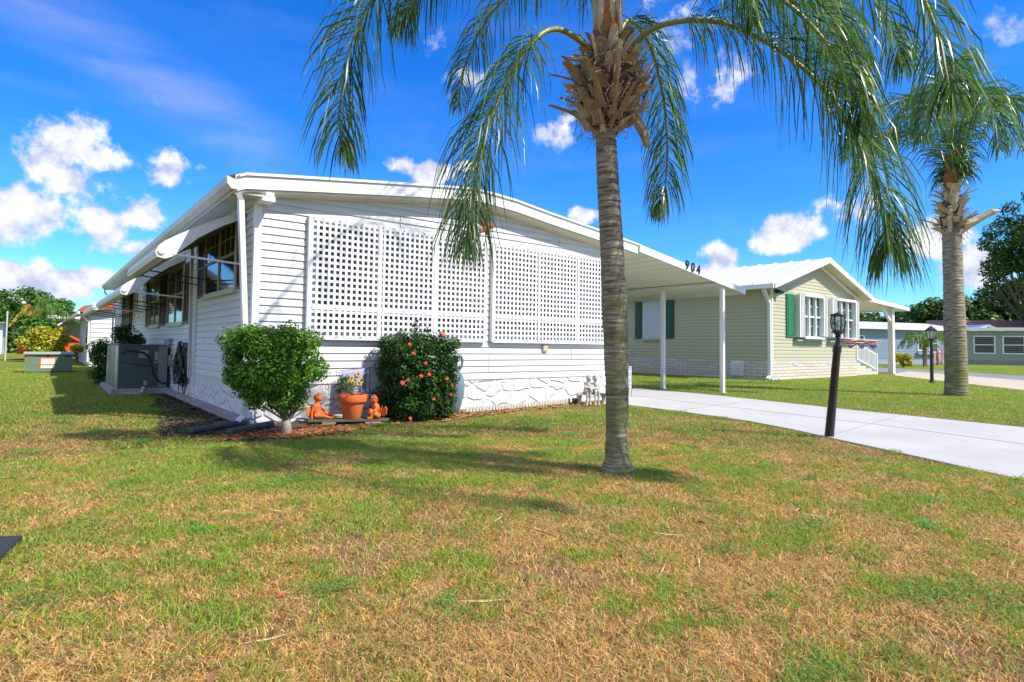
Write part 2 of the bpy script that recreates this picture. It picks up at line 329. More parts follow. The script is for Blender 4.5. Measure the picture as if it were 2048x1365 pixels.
tag(o, 'reddish brown bark chips spread round the foot of the clipped bush', 'bark chips', kind='stuff')
o = chips('dry_leaf_litter', 3600, lambda: (random.uniform(5.2, 10.3), random.uniform(8.3, 9.55)), [(.30, .13, .05), (.5, .25, .10), (.38, .22, .10), (.2, .1, .05)])
tag(o, 'dry brown leaf litter along the foot of the white front wall', 'leaf litter', kind='stuff')
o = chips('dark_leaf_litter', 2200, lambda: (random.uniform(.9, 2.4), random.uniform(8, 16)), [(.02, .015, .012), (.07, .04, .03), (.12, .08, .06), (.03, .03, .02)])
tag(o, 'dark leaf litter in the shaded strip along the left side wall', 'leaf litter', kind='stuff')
# ---------------------------------------------------------------- grass blades
FWD = math.atan2(.784, .621)
def scatter(n, r0, r1, half):
    r = rng.random(n) * (r1 - r0) + r0; a = FWD + (rng.random(n) * 2 - 1) * half; return r * np.cos(a), r * np.sin(a), r
def keep(x, y):
    jx, jy = rng.normal(size=len(x)) * .055, rng.normal(size=len(x)) * .055; m = ~inpoly(x + jx, y + jy, DRIVE) & ~inpoly(x, y, NDRIVE)
    e = inpoly(x, y, MULCH) & (rng.random(len(x)) > np.where((x < 2.2) & (y > 9.2), np.clip((fbm(x * 2.5, y * 2.5 + 7) - .42) * 4 + (2.1 - x) * .6, .1, .85), .06)); m &= ~e
    m &= ~((x > 2.38) & (x < 11) & (y > 9.5) & (y < 31)) & ~((x > 23.1) & (x < 31.2) & (y > 12.2)) & ~((x > 1.3) & (x < 2.5) & (y > 16.4) & (y < 19.6))
    return m & (rng.random(len(x)) > bareness(x, y) * .75)
def blades(name, n, r0, r1, half, seg):
    x, y, r = scatter(n, r0, r1, half); k = keep(x, y); x, y, r = x[k], y[k], r[k]; n = len(x)
    d = dryness(x, y); isdry = rng.random(n) < (d * .92 + .03)
    h = np.where(isdry, rng.uniform(.008, .036, n), rng.uniform(.018, .052, n)) * (1 + .0 * r)
    w = np.where(isdry, .0015, .0019) * (1 + r * .17) * rng.uniform(.7, 1.4, n)
    az = rng.random(n) * 6.2832; lean = np.where(isdry, rng.uniform(.6, 2.8, n), rng.uniform(.2, 1.5, n)) * h
    fa = rng.random(n) * 6.2832; wx, wy = np.cos(fa) * w, np.sin(fa) * w; lx, ly = np.cos(az) * lean, np.sin(az) * lean
    gr = np.stack([rng.uniform(.20, .50, n), rng.uniform(.34, .62, n), rng.uniform(.03, .12, n)], 1)
    drc = np.stack([rng.uniform(.55, 1.15, n)] * 3, 1) * np.array([1.03, .755, .33]); drc *= np.where(rng.random(n) < .3, .4, 1)[:, None]
    drc[rng.random(n) < .28] *= np.array([1.05, .80, .55])
    yel = np.clip(d, 0, 1)[:, None] * .35
    col = np.where(isdry[:, None], drc, gr * (1 - yel) + np.array([.34, .33, .04]) * yel)
    z0 = np.full(n, -.002)
    if seg == 1:
        V = np.stack([np.stack([x - wx, y - wy, z0], 1), np.stack([x + wx, y + wy, z0], 1), np.stack([x + lx, y + ly, h], 1)], 1).reshape(-1, 3)
        F = np.arange(3 * n).reshape(-1, 3); C = np.repeat(col, 3, 0); pass
    else:
        V = np.stack([np.stack([x - wx, y - wy, z0], 1), np.stack([x + wx, y + wy, z0], 1), np.stack([x + lx * .35 + wx * .8, y + ly * .35 + wy * .8, h * .65], 1),
                      np.stack([x + lx * .35 - wx * .8, y + ly * .35 - wy * .8, h * .65], 1), np.stack([x + lx, y + ly, h * .95], 1)], 1).reshape(-1, 3)
        b = np.arange(n)[:, None] * 5; F = np.concatenate([b + np.array([0, 1, 2]), b + np.array([0, 2, 3]), b + np.array([3, 2, 4])]); C = np.repeat(col, 5, 0)
    return V, F, C
def grass_mat():
    m = bpy.data.materials.new('grass_blades'); m.use_nodes = True; nt = m.node_tree; b = nt.nodes['Principled BSDF']; b.inputs['Roughness'].default_value = .6; b.inputs['Specular IOR Level'].default_value = .25
    at = nt.nodes.new('ShaderNodeAttribute'); at.attribute_name = 'Col'; nt.links.new(at.outputs['Color'], b.inputs['Base Color'])
    tr = nt.nodes.new('ShaderNodeBsdfTranslucent'); nt.links.new(at.outputs['Color'], tr.inputs[0]); mx = nt.nodes.new('ShaderNodeMixShader'); mx.inputs[0].default_value = .5
    nt.links.new(b.outputs[0], mx.inputs[1]); nt.links.new(tr.outputs[0], mx.inputs[2]); nt.links.new(mx.outputs[0], nt.nodes['Material Output'].inputs[0]); return m
parts = [blades('g', 760000, 1.3, 8, R(56), 2), blades('g', 700000, 6, 34, R(52), 1)]
# broad-leaved weed patches: small round leaves, brighter green
wv = []; wf = []; wc = []
for c in range(210):
    rr = random.uniform(1.9, 13); aa = FWD + random.uniform(-.85, .85); cxx, cyy = rr * math.cos(aa), rr * math.sin(aa)
    if not keep(np.array([cxx]), np.array([cyy]))[0]: continue
    n = random.randint(90, 300); sr = random.uniform(.05, .17); tint = np.array([random.uniform(.12, .26), random.uniform(.28, .46), random.uniform(.04, .09)])
    x = rng.normal(cxx, sr, n); y = rng.normal(cyy, sr * .8, n); z = rng.uniform(.02, .055, n); s = rng.uniform(.004, .009, n) * (1 + .08 * rr); a = rng.random(n) * 6.28
    ux, uy = np.cos(a) * s, np.sin(a) * s; tl = rng.uniform(-.5, .5, n) * s; o = sum(len(q) for q in wv)
    V = np.stack([np.stack([x - ux, y - uy, z], 1), np.stack([x + uy * .42, y - ux * .42, z + tl], 1), np.stack([x + ux, y + uy, z + tl * .5], 1), np.stack([x - uy * .42, y + ux * .42, z - tl], 1)], 1).reshape(-1, 3)
    b = np.arange(n)[:, None] * 4 + o; wv.append(V); wf.append(np.concatenate([b + [0, 1, 2], b + [0, 2, 3]])); wc.append(np.repeat(tint * rng.uniform(.7, 1.3, (n, 1)), 4, 0))
parts.append((np.concatenate(wv), np.concatenate(wf), np.concatenate(wc)))
o_ = 0; VV = []; FF = []; CC = []
for V, F, C in parts: VV.append(V); FF.append(F + o_); CC.append(C); o_ += len(V)
g = npmesh('grass', np.concatenate(VV), np.concatenate(FF), grass_mat(), col=np.concatenate(CC))
tag(g, 'patchy mown lawn grass, green near the houses and straw brown in front', 'grass', kind='stuff')
# fallen bits on the lawn: dead leaflets, stalks and a few brown leaves
dv = MB(); rdl = random.Random(33)
for i in range(420):
    r_ = rdl.uniform(1.8, 10); a_ = FWD + rdl.uniform(-.85, .85); x, y = r_ * math.cos(a_), r_ * math.sin(a_)
    if not keep(np.array([x]), np.array([y]))[0]: continue
    L_ = rdl.uniform(.03, .16) if i % 3 else rdl.uniform(.015, .035); t_ = rdl.random() * 6.28; w_ = .0022 if i % 3 else L_ * .45; z = rdl.uniform(.02, .04); c_, s_ = math.cos(t_), math.sin(t_); bz = rdl.uniform(-.012, .014)
    dv.mi = i % 3 if i % 3 else rdl.choice((0, 0, 3))
    dv.add([(x - c_ * L_ - s_ * w_ * .3, y - s_ * L_ + c_ * w_ * .3, z), (x - s_ * w_, y + c_ * w_, z + bz + .006), (x + c_ * L_, y + s_ * L_ + L_ * .15, z + bz), (x + s_ * w_, y - c_ * w_, z + bz)], [(0, 1, 2), (0, 2, 3)])
tag(obj('lawn_litter', dv, [mat('brown_leaf', (.24, .11, .05), .8), mat('straw_stalk', (.75, .58, .33), .7), mat('dead_leaflet', (.40, .25, .12), .8), mat('red_leaf', (.45, .06, .03), .7)]), 'dead leaflets, straw stalks and brown leaves scattered over the front lawn', 'leaf litter', kind='stuff')
# ================================================================ white mobile home
white = mat('white_siding', (.74, .74, .745), .5, (.62, .615, .60), 1.1, .1, bump=.05, bs=50)
wmetal = mat('white_metal', (.80, .80, .80), .38, (.74, .74, .72), 2.5, .2)
wmetal2 = mat('gutter_metal', (.68, .68, .66), .45, (.52, .51, .48), 3, .3)
wplastic = mat('white_plastic', (.82, .82, .83), .45, (.74, .74, .74), 5, .25)
glass = mat('window_glass', (.016, .02, .022), .07, (.03, .034, .034), 1.2, .4, spec=.45)
glass2 = mat('screen_glass', (.03, .034, .036), .35, (.06, .06, .06), 2.0, .4, spec=.4)
cream = mat('cream_frame', (.62, .60, .50), .5, (.5, .48, .38), 4, .3)
shut = mat('brown_shutter', (.10, .045, .03), .55, (.16, .08, .05), 8, .4)
rubber = mat('black_rubber', (.012, .014, .016), .45, (.03, .03, .03), 10, .3)
def stone_extra(sc, thr=.07):
    def f(nt, b, mpn):
        n = nt.nodes.new('ShaderNodeTexNoise'); n.inputs['Scale'].default_value = 1.6; nt.links.new(mpn.outputs[0], n.inputs['Vector'])
        a = nt.nodes.new('ShaderNodeMix'); a.data_type = 'RGBA'; a.blend_type = 'ADD'; a.inputs[0].default_value = .35; nt.links.new(mpn.outputs[0], a.inputs[6]); nt.links.new(n.outputs['Color'], a.inputs[7])
        v = nt.nodes.new('ShaderNodeTexVoronoi'); v.feature = 'DISTANCE_TO_EDGE'; v.inputs['Scale'].default_value = sc; nt.links.new(a.outputs[2], v.inputs['Vector'])
        r = nt.nodes.new('ShaderNodeMapRange'); r.interpolation_type = 'SMOOTHSTEP'; nt.links.new(v.outputs[0], r.inputs[0]); r.inputs[1].default_value = .004; r.inputs[2].default_value = .13
        n2 = nt.nodes.new('ShaderNodeTexNoise'); n2.inputs['Scale'].default_value = 14; n2.inputs['Detail'].default_value = 5; nt.links.new(mpn.outputs[0], n2.inputs['Vector'])
        m = nt.nodes.new('ShaderNodeMath'); m.operation = 'MULTIPLY_ADD'; nt.links.new(n2.outputs[0], m.inputs[0]); m.inputs[1].default_value = .45; nt.links.new(r.outputs[0], m.inputs[2])
        bp = nt.nodes.new('ShaderNodeBump'); bp.inputs['Strength'].default_value = 1; bp.inputs['Distance'].default_value = .02; nt.links.new(m.outputs[0], bp.inputs['Height']); nt.links.new(bp.outputs[0], b.inputs['Normal'])
        x = nt.nodes.new('ShaderNodeMix'); x.data_type = 'RGBA'; nt.links.new(r.outputs[0], x.inputs[0]); x.inputs[6].default_value = (.70, .69, .68, 1); x.inputs[7].default_value = (.76, .75, .75, 1); nt.links.new(x.outputs[2], b.inputs['Base Color'])
    return f
stone = mat('painted_stone_panel', (.7, .7, .7), .6, stretch=(1, 1, 1.55), extra=stone_extra(2.6))
def courses(mb, axis, P, a, b, z0, z1, h, prot=.024, top=None):
    """lapped siding boards facing -axis; top(t) = wall top at position t along the wall"""
    z = z0
    while z < z1 - .01:
        zt = min(z + h, z1); lo, hi = a, b
        if top:
            ts = np.linspace(a, b, 400); ok = [t for t in ts if top(t) > z + .03]
            if not ok: break
            lo, hi = min(ok), max(ok)
        def q(t, d, zz): return (t, P - d, zz) if axis == 'y' else (P - d, t, zz)
        mb.add([q(lo, prot, z), q(hi, prot, z), q(hi, prot * .72, z + (zt - z) * .5), q(lo, prot * .72, z + (zt - z) * .5), q(hi, .004, zt - .017), q(lo, .004, zt - .017), q(lo, -.01, z), q(hi, -.01, z)],
               [(0, 1, 2, 3), (3, 2, 4, 5), (6, 7, 1, 0)])
        z += h
    return mb
FY = 9.588; LX = 2.55; RX = 10.95; BY = 31.0
RP = [(2.15, 3.7), (2.31, 3.768), (3.4, 3.908), (4.82, 4.084), (5.84, 4.207), (6.46, 4.266), (6.88, 4.251), (7.45, 4.211), (8.34, 4.095), (9.87, 3.927), (11.25, 3.76)]
def rz(x):
    return float(np.interp(x, [p[0] for p in RP], [p[1] for p in RP]))
H = root('mobile_home', (6.7, 20, 0), 'white mobile home with lattice covered front, window awnings and a carport', 'house')
# wall core
mb = MB(); pts = [(LX, .0), (RX, .0)] + [(x, z - .26) for x, z in RP[::-1] if LX < x < RX]; pts.insert(2, (RX, rz(RX) - .26)); pts.append((LX, rz(LX) - .26))
mb.prism(pts, 'y', FY, BY)
courses(mb, 'y', FY, LX + .06, RX - .03, .60, 4.05, .1235, top=lambda x: rz(x) - .27)
obj('front_wall', mb, white, H)
mb = MB(); courses(mb, 'x', LX, FY + .05, 13.72, .60, 3.52, .1235); courses(mb, 'x', LX, 13.86, BY, .44, 3.5, .1235)
obj('side_wall', mb, white, H)
mb = MB(); mb.box(LX - .035, LX + .07, FY - .035, FY + .06, .58, 3.50); obj('corner_trim', mb, wmetal, H)
mb = MB(); mb.box(LX - .04, LX + .01, 13.73, 13.85, .42, 3.50); obj('corner_trim', mb, wmetal, H)
mb = MB(); mb.box(LX - .03, LX + .06, BY - .06, BY + .02, .42, 3.44); obj('corner_trim', mb, wmetal, H)
mb = MB(); mb.box(RX - .05, RX + .03, FY - .03, FY + .05, .58, 3.52); obj('corner_trim', mb, wmetal, H)
mb = MB()
for x, z0, k_ in ((7.02, .72, 3), (5.0, 3.34, 2), (8.9, 3.4, 2), (3.0, .85, 3), (9.3, .98, 2)):
    for i in range(k_): mb.box(x + .0 * i, x + .006, FY - .0275, FY - .02, z0 + i * .1235 + .003, z0 + i * .1235 + .1)
obj('siding_joint', mb, mat('joint_grey', (.3, .3, .3), .8), H)['kind'] = 'stuff'
# skirting and ledge
mb = MB(); mb.box(LX - .012, RX + .012, FY - .014, FY + .1, 0, .585); mb.box(LX - .014, LX + .05, FY + .1, BY, 0, .43); obj('skirting', mb, stone, H)
mb = MB(); mb.box(LX - .03, RX, FY - .03, FY - .001, .585, .60); obj('skirting_cap', mb, wmetal2, H)
mb = MB(); mb.box(LX - .17, LX - .016, FY - .05, 16.35, -.02, .10); obj('foundation_ledge', mb, mat('old_concrete', (.42, .39, .36), .9, (.26, .23, .2), 4, .3, bump=.4, bs=25), H)
# roof with fascia
mb = MB(); P = [(x, z) for x, z in RP]; pts = P + [(x, z - .24) for x, z in P[::-1]]
mb.prism([(x, z - .045) for x, z in P] + [(x, z - .24) for x, z in P[::-1]], 'y', 9.29, 31.5)
rf = obj('roof', mb, wmetal, H)
mb = MB(); mb.prism([(x, z) for x, z in P] + [(x, z - .042) for x, z in P[::-1]], 'y', 9.262, 31.53); obj('drip_edge', mb, wmetal, rf)
mb = MB()
for (x0, z0), (x1, z1) in zip(P[:-1], P[1:]):
    mb.add([(x0, 9.32, z0 - .243), (x1, 9.32, z1 - .243), (x1, 9.32, z1 - .275), (x0, 9.32, z0 - .275), (x0, FY - .02, z0 - .315), (x1, FY - .02, z1 - .315), (x1, FY - .02, z1 - .25), (x0, FY - .02, z0 - .25)],
           [(0, 1, 2, 3), (3, 2, 5, 4), (4, 5, 6, 7)])
obj('soffit', mb, mat('cream_soffit', (.70, .67, .54), .6, (.62, .59, .46), 3, .3), rf)
mb = MB(); mb.box(2.53, 2.72, 9.24, 9.52, 3.385, 3.46); mb.box(2.58, 2.70, 9.235, 9.262, 3.46, 3.52); obj('end_cap', mb, wmetal, rf)
# eave gutter and side soffit
mb = MB(); mb.add([(x, y, z) for y in (9.25, 31.5) for x, z in [(2.19, 3.49), (2.10, 3.49), (2.04, 3.56), (2.03, 3.665), (2.05, 3.665), (2.19, 3.62)]],
                  [(0, 1, 2, 3, 4, 5), (11, 10, 9, 8, 7, 6)] + [(i, (i + 1) % 6, 6 + (i + 1) % 6, 6 + i) for i in range(6)]); obj('gutter', mb, wmetal2, H)
mb = MB(); mb.prism([(2.16, 3.50), (2.56, 3.44), (2.56, 3.36), (2.50, 3.36), (2.46, 3.43), (2.16, 3.47)], 'x', 0, 1) if False else None
mb.box(2.195, 2.56, 9.35, 31.3, 3.462, 3.50); mb.box(2.46, 2.53, 9.6, 31.2, 3.38, 3.46); obj('side_soffit', mb, wmetal2, H)
mb = MB(); lt = random.Random(2)
for i in range(60): mb.ell((2.09 + lt.random() * .12, 9.26 + lt.random() * .25, 3.67 + lt.random() * .035), (.018, .018, .01), 5, 3)
obj('gutter_leaves', mb, mat('dead_leaves', (.09, .07, .04), .9, (.2, .16, .1), 30, .4), H)
# downspouts
def spout(path, w=.085, h=.06, m=wmetal):
    mb = MB()
    for a, b in zip(path[:-1], path[1:]): mb.bar(a, b, w, h, up=(1, 0, 0))
    return obj('downspout', mb, m, H)
spout([(2.20, 9.36, 3.50), (2.27, 9.42, 3.38), (2.41, 9.52, 1.5), (2.44, 9.53, .12), (2.32, 9.42, .05)], .115, .075)
spout([(2.14, 13.95, 3.49), (2.44, 13.95, 3.33), (2.47, 13.95, .50)], .08, .06, wmetal2)
spout([(2.10, 30.9, 3.49), (2.12, 30.95, 3.3), (2.44, 30.95, 3.0), (2.46, 30.95, .4)], .08, .06, wmetal2)
# lattice screens with the big sunroom windows behind
def lattice(x0, x1, z0, z1, joins, zj, n0):
    fr = MB(); gl = MB()
    gl.box(x0 + .10, x1 - .10, FY - .024, FY - .004, z0 + .06, z1 - .06)
    g_ = obj('sunroom_window', gl, glass2, H)
    fr.box(x0 + .03, x0 + .12, FY - .05, FY - .018, z0 + .02, z1 - .02); fr.box(x1 - .12, x1 - .03, FY - .05, FY - .018, z0 + .02, z1 - .02)
    for j in joins: fr.box(j - .055, j + .055, FY - .05, FY - .024, z0 + .1, z1 - .1)
    fr.box(x0 + .12, x1 - .12, FY - .048, FY - .026, z0 + .03, z0 + .09); fr.box(x0 + .12, x1 - .12, FY - .048, FY - .026, z1 - .09, z1 - .03); fr.box(x0 + .12, x1 - .12, FY - .047, FY - .026, 2.36, 2.42)
    obj('window_frame', fr, wmetal, g_)
    mb = MB(); p = .0995; s = .044
    nx_ = int((x1 - x0) / p); px = (x1 - x0 - s) / nx_
    for i in range(nx_ + 1):
        x = x0 + i * px; mb.box(x, x + s, FY - .106, FY - .098, z0, z1)
    nz = int((z1 - z0) / p); pz = (z1 - z0 - s) / nz
    for i in range(nz + 1):
        z = z0 + i * pz; w = s
        mb.box(x0 - .004, x1 + .004, FY - .0975, FY - .09, z, z + w)
    mb.box(x0, x1, FY - .109, FY - .1065, zj, zj + .07)                                   # joint strip between the upper and lower sheets
    for j in joins: mb.box(j - .03, j + .03, FY - .112, FY - .1095, z0, z1)
    for q in (x0 - .03, x1 + .004): mb.box(q, q + .026, FY - .105, FY - .02, z0 - .01, z1 + .01)      # spacer rails
    mb.box(x0, x1, FY - .104, FY - .02, z0 - .028, z0 - .004)
    for i in range(int((x1 - x0) / .41)):                                                    # screws
        mb.mi = 1
        for zz in (z0 + .02, zj + .035, z1 - .03): mb.ell((x0 + .05 + i * .41 + lt.uniform(-.02, .02), FY - .113, zz), .011, 6, 4)
        mb.mi = 0
    return obj('lattice_screen', mb, [wplastic, mat('rusty_screw', (.10, .08, .05), .6)], H)
lattice(3.36, 6.86, 1.34, 3.31, [4.59, 5.71], 1.80, 35)
lattice(7.06, 10.46, 1.34, 3.31, [8.26, 9.42], 1.80, 34)
mb = MB(); mb.box(8.43, 8.56, FY - .06, FY - .015, 1.14, 1.29); mb.box(8.445, 8.545, FY - .066, FY - .0602, 1.155, 1.275); obj('outlet_box', mb, mat('beige_plastic', (.55, .48, .33), .5), H)
# side windows
def win(y0, y1, z0, z1, nv=2, arch=False):
    mb = MB(); X = LX - .022; f = .05
    for a in ((y0, y1, z0, z0 + f), (y0, y1, z1 - f, z1), (y0, y0 + f, z0 + f, z1 - f), (y1 - f, y1, z0 + f, z1 - f)): mb.box(X - .03, X + .01, *a)
    fr = obj('window', mb, cream, H)
    g_ = MB(); g_.box(X - .006, X + .004, y0 + f, y1 - f, z0 + f, z1 - f); obj('pane', g_, glass, fr)
    b_ = MB(); zc = z0 + (z1 - z0) * .52; b_.box(X - .028, X - .0065, y0 + f, y1 - f, zc - .022, zc + .022)
    for i in range(1, nv):
        y = y0 + (y1 - y0) * i / nv; b_.box(X - .026, X - .0066, y - .025, y + .025, z0 + f, z1 - f)
    for i in range(nv * 3):
        if i % 3: y = y0 + (y1 - y0) * i / (nv * 3); b_.box(X - .012, X - .0067, y - .006, y + .006, zc + .03, z1 - f)
    b_.box(X - .012, X - .0068, y0 + f, y1 - f, zc + (z1 - zc) * .5, zc + (z1 - zc) * .5 + .012)
    obj('mullion', b_, cream, fr)
    s_ = MB(); s_.box(X - .06, X + .01, y0 - .03, y1 + .03, z0 - .05, z0 - .002); obj('sill', s_, cream, fr)
def shutter(y0, y1, z0, z1):
    mb = MB(); X = LX - .02; f = .045
    for a in ((y0, y0 + f, z0, z1), (y1 - f, y1, z0, z1), (y0 + f, y1 - f, z0, z0 + f), (y0 + f, y1 - f, z1 - f, z1), (y0 + f, y1 - f, (z0 + z1) / 2 - f / 2, (z0 + z1) / 2 + f / 2)): mb.box(X - .03, X + .002, *a)
    z = z0 + f
    while z < z1 - f: mb.add([(X - .022, y0 + f, z), (X - .022, y1 - f, z), (X - .006, y1 - f, z + .035), (X - .006, y0 + f, z + .035)], [(0, 1, 2, 3)]); z += .03
    mb.box(X - .004, X + .002, y0 + f, y1 - f, z0 + f, z1 - f)
    obj('shutter', mb, shut, H)
win(10.62, 13.0, 2.13, 3.34); shutter(10.12, 10.5, 2.13, 3.34); shutter(13.08, 13.6, 2.13, 3.34)
shutter(14.5, 15.08, 1.66, 3.02); win(15.16, 17.3, 1.66, 3.02); shutter(17.36, 17.92, 1.66, 3.02); shutter(17.98, 18.54, 1.66, 3.02); win(18.6, 20.5, 1.66, 3.02); shutter(20.56, 21.2, 1.66, 3.02)
shutter(24.85, 25.55, 1.66, 2.95); win(25.65, 27.1, 1.66, 2.95); shutter(27.2, 28.0, 1.66, 2.95)
mb = MB(); mb.box(LX - .045, LX - .015, 23.05, 23.6, 2.05, 3.0); s1 = obj('slit_window', mb, wmetal, H); mb = MB(); mb.box(LX - .05, LX - .0455, 23.2, 23.45, 2.15, 2.9); obj('pane', mb, glass, s1)
# aluminium awnings: curved hood, stripes of pan joints, arms
awm = mat('awning_metal', (.78, .78, .79), .4, (.70, .70, .70), 2.2, .3)
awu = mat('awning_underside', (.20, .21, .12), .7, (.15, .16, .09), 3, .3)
def awning(y0, y1, zt, zo, xo, braces):
    dz = zt - zo - .34; w_ = LX - xo - .27
    prof = [(LX - .02, zt), (LX - .02 - w_ * .33, zt - dz * .27), (LX - .02 - w_ * .66, zt - dz * .6), (xo + .25, zt - dz), (xo + .12, zo + .25), (xo + .04, zo + .17), (xo, zo + .07), (xo + .03, zo), (xo + .14, zo - .02)]
    un = [(xo + .24, zo + .03), (LX - .02 - w_ * .66, zt - dz * .6 - .19), (LX - .02 - w_ * .33, zt - dz * .27 - .14), (LX - .02, zt - .11)]
    mb = MB(); n = len(prof)
    V = [(x, y0, z) for x, z in prof + un] + [(x, y1, z) for x, z in prof + un]; t = n + len(un)
    mb.add(V, [(i, i + 1, t + i + 1, t + i) for i in range(n - 1)] + [tuple(range(t))[::-1], tuple(range(t, 2 * t))])
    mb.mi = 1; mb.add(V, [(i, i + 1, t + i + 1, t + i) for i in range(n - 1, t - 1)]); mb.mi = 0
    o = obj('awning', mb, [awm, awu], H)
    k = max(2, int((y1 - y0) / 1.4))
    for i in range(1, k):
        y = y0 + (y1 - y0) * i / k; sm = MB(); m = len(prof)
        V = [(x - .004, y - .014, z + .010) for x, z in prof] + [(x - .004, y + .014, z + .010) for x, z in prof]
        sm.add(V, [(j, j + 1, m + j + 1, m + j) for j in range(m - 1)]); obj('awning_seam', sm, awm, o)
    am = MB(); am.tube([(xo + .09, y0 + .03, zo + .07), (LX - .05, y0 - .12, zo - .02)], .018, 6); obj('awning_arm', am, awm, o)
    am = MB(); am.ell((xo + .08, y0 - .01, zo + .08), (.055, .02, .05), 8, 6); obj('arm_knuckle', am, awm, o)
    for y in braces:
        am = MB(); am.tube([(xo + .14, y, zo + .03), (LX - .05, y - .15, zo - .10)], .014, 6); obj('awning_brace', am, mat('dark_metal', (.035, .045, .045), .5), o)
awning(10.25, 14.0, 3.38, 2.52, 1.30, (12.6, 13.7))
awning(15.2, 22.3, 3.22, 2.26, 1.30, (17.4, 19.0, 20.4, 21.9))
awning(23.6, 29.5, 3.22, 2.26, 1.30, (25.5, 27.2, 29.0))
# carport
CA = (11.255, 3.755); CB = (15.95, 3.02)
cz = lambda x: CA[1] + (CB[1] - CA[1]) * (x - CA[0]) / (CB[0] - CA[0])
mb = MB(); mb.prism([(CA[0], CA[1]), (CB[0], CB[1]), (CB[0], CB[1] - .05), (CA[0], CA[1] - .05)], 'y', 9.27, 22.0)
for i in range(12):
    x = 11.3 + i * .38; mb.box(x, x + .02, 9.32, 21.9, cz(x + .02) - .062, cz(x + .02) - .048)
cp = obj('carport_roof', mb, mat('carport_pan', (.80, .78, .70), .45, (.74, .72, .62), 1.2, .3), H)
mb = MB(); mb.prism([(CA[0], CA[1] - .012), (CB[0], CB[1] - .012), (CB[0], CB[1] - .17), (CA[0], CA[1] - .19)], 'y', 9.245, 9.27); obj('fascia', mb, wmetal, cp)
mb = MB(); mb.box(15.91, 15.99, 9.25, 22, 2.83, 3.005); obj('gutter', mb, wmetal2, cp)
mb = MB(); mb.box(14.86, 15.0, 9.3, 21.9, cz(14.93) - .173, cz(14.93) - .063); obj('carport_beam', mb, mat('beam_cream', (.72, .70, .60), .5), cp)
for x, y in ((14.98, 9.37), (14.86, 11.3)):
    mb = MB()
    mb.box(x - .052, x + .052, y - .052, y + .052, .02, cz(x) - .175); mb.box(x - .075, x + .075, y - .075, y + .075, .02, .034)
    obj('carport_post', mb, wmetal, cp)
# house number
def text(s, size, depth=.008, bold=0.0):
    c = bpy.data.curves.new('t', 'FONT'); c.body = s; c.size = size; c.extrude = depth; c.offset = bold; c.resolution_u = 4
    o = bpy.data.objects.new('t', c); COL.objects.link(o); dg = bpy.context.evaluated_depsgraph_get(); me = bpy.data.meshes.new_from_object(o.evaluated_get(dg)); bpy.data.objects.remove(o); return me
blk = mat('black_paint', (.015, .015, .017), .4)
for i, ch in enumerate('904'):
    me = text(ch, .33, .01, .006); x = 13.06 + i * .25; z = cz(x + .08) - .145
    me.transform(Matrix.Translation(Vector((x, 9.231, z)) - ORG[cp.name]) @ Matrix.Rotation(.0, 4, 'Y') @ Matrix.Rotation(R(90), 4, 'X'))
    me.materials.clear(); o = finish(me, 'house_number', blk, cp, False)
# barn star on the gable
sp = MB(); c = Vector((6.90, FY - .022, 3.63)); V = [c + Vector((0, -.075, 0))]
for i in range(10):
    r = .25 if i % 2 == 0 else .10; a = R(90 + 36 * i - 10); V.append(c + Vector((r * math.cos(a), -.005, r * math.sin(a))))
V.append(c + Vector((0, .003, 0))); sp.add(V, [(0, i, i % 10 + 1) for i in range(1, 11)] + [(11, i % 10 + 1, i) for i in range(1, 11)])
star = obj('barn_star', sp, mat('red_star_paint', (.42, .055, .035), .5, (.55, .16, .12), 12, .4)); tag(star, 'red five pointed barn star hung on the white gable above the lattice', 'wall star')
# ---------------------------------------------------------------- air conditioner
A = root('air_conditioner', (1.94, 18, 0), 'large grey green packaged air conditioner on a concrete pad beside the side wall', 'air conditioner')
acm = mat('ac_green', (.075, .12, .108), .5, (.06, .095, .088), 3, .3); acl = mat('ac_light', (.27, .30, .29), .5, (.22, .25, .24), 3, .3)
mb = MB(); mb.box(1.32, 2.50, 16.45, 19.5, -.02, .13); obj('pad', mb, mat('pad_concrete', (.42, .42, .40), .9, (.3, .3, .28), 5, .3, bump=.3), A)
mb = MB(); mb.box(1.46, 2.27, 16.66, 19.3, .14, 1.13); mb.box(1.45, 2.44, 16.65, 19.31, 1.13, 1.16); mb.box(1.83, 1.838, 16.652, 16.66, .16, 1.12); mb.box(1.455, 2.28, 16.65, 16.66, .14, .18); obj('body', mb, acm, A)
mb = MB(); mb.box(2.27, 2.46, 16.64, 19.3, .14, 1.13); obj('side_panel', mb, acl, A)
mb = MB(); mb.box(1.43, 1.46, 16.66, 16.95, .14, 1.13); mb.box(1.43, 1.46, 19.0, 19.3, .14, 1.13)
for i in range(24): mb.box(1.435, 1.455, 16.95, 19.0, .18 + i * .04, .193 + i * .04)
obj('coil_guard', mb, mat('galvanised', (.55, .57, .56), .3, (.4, .42, .4), 5, .3, metal=.7), A)
lg = mat('label_grey', (.42, .46, .46), .6, (.3, .34, .34), 40, .4)
for q in ((1.86, 2.05, .85, 1.03), (2.19, 2.26, .72, 1.0), (1.98, 2.05, .2, .3)): mb = MB(); mb.box(q[0], q[1], 16.646, 16.655, q[2], q[3]); obj('service_label', mb, lg, A)
for q in ((1.52, 1.58, .93, .98), (1.5, 1.53, .75, .78), (2.2, 2.24, .76, .79)): mb = MB(); mb.box(q[0], q[1], 16.64, 16.645, q[2], q[3]); obj('plug', mb, rubber, A)
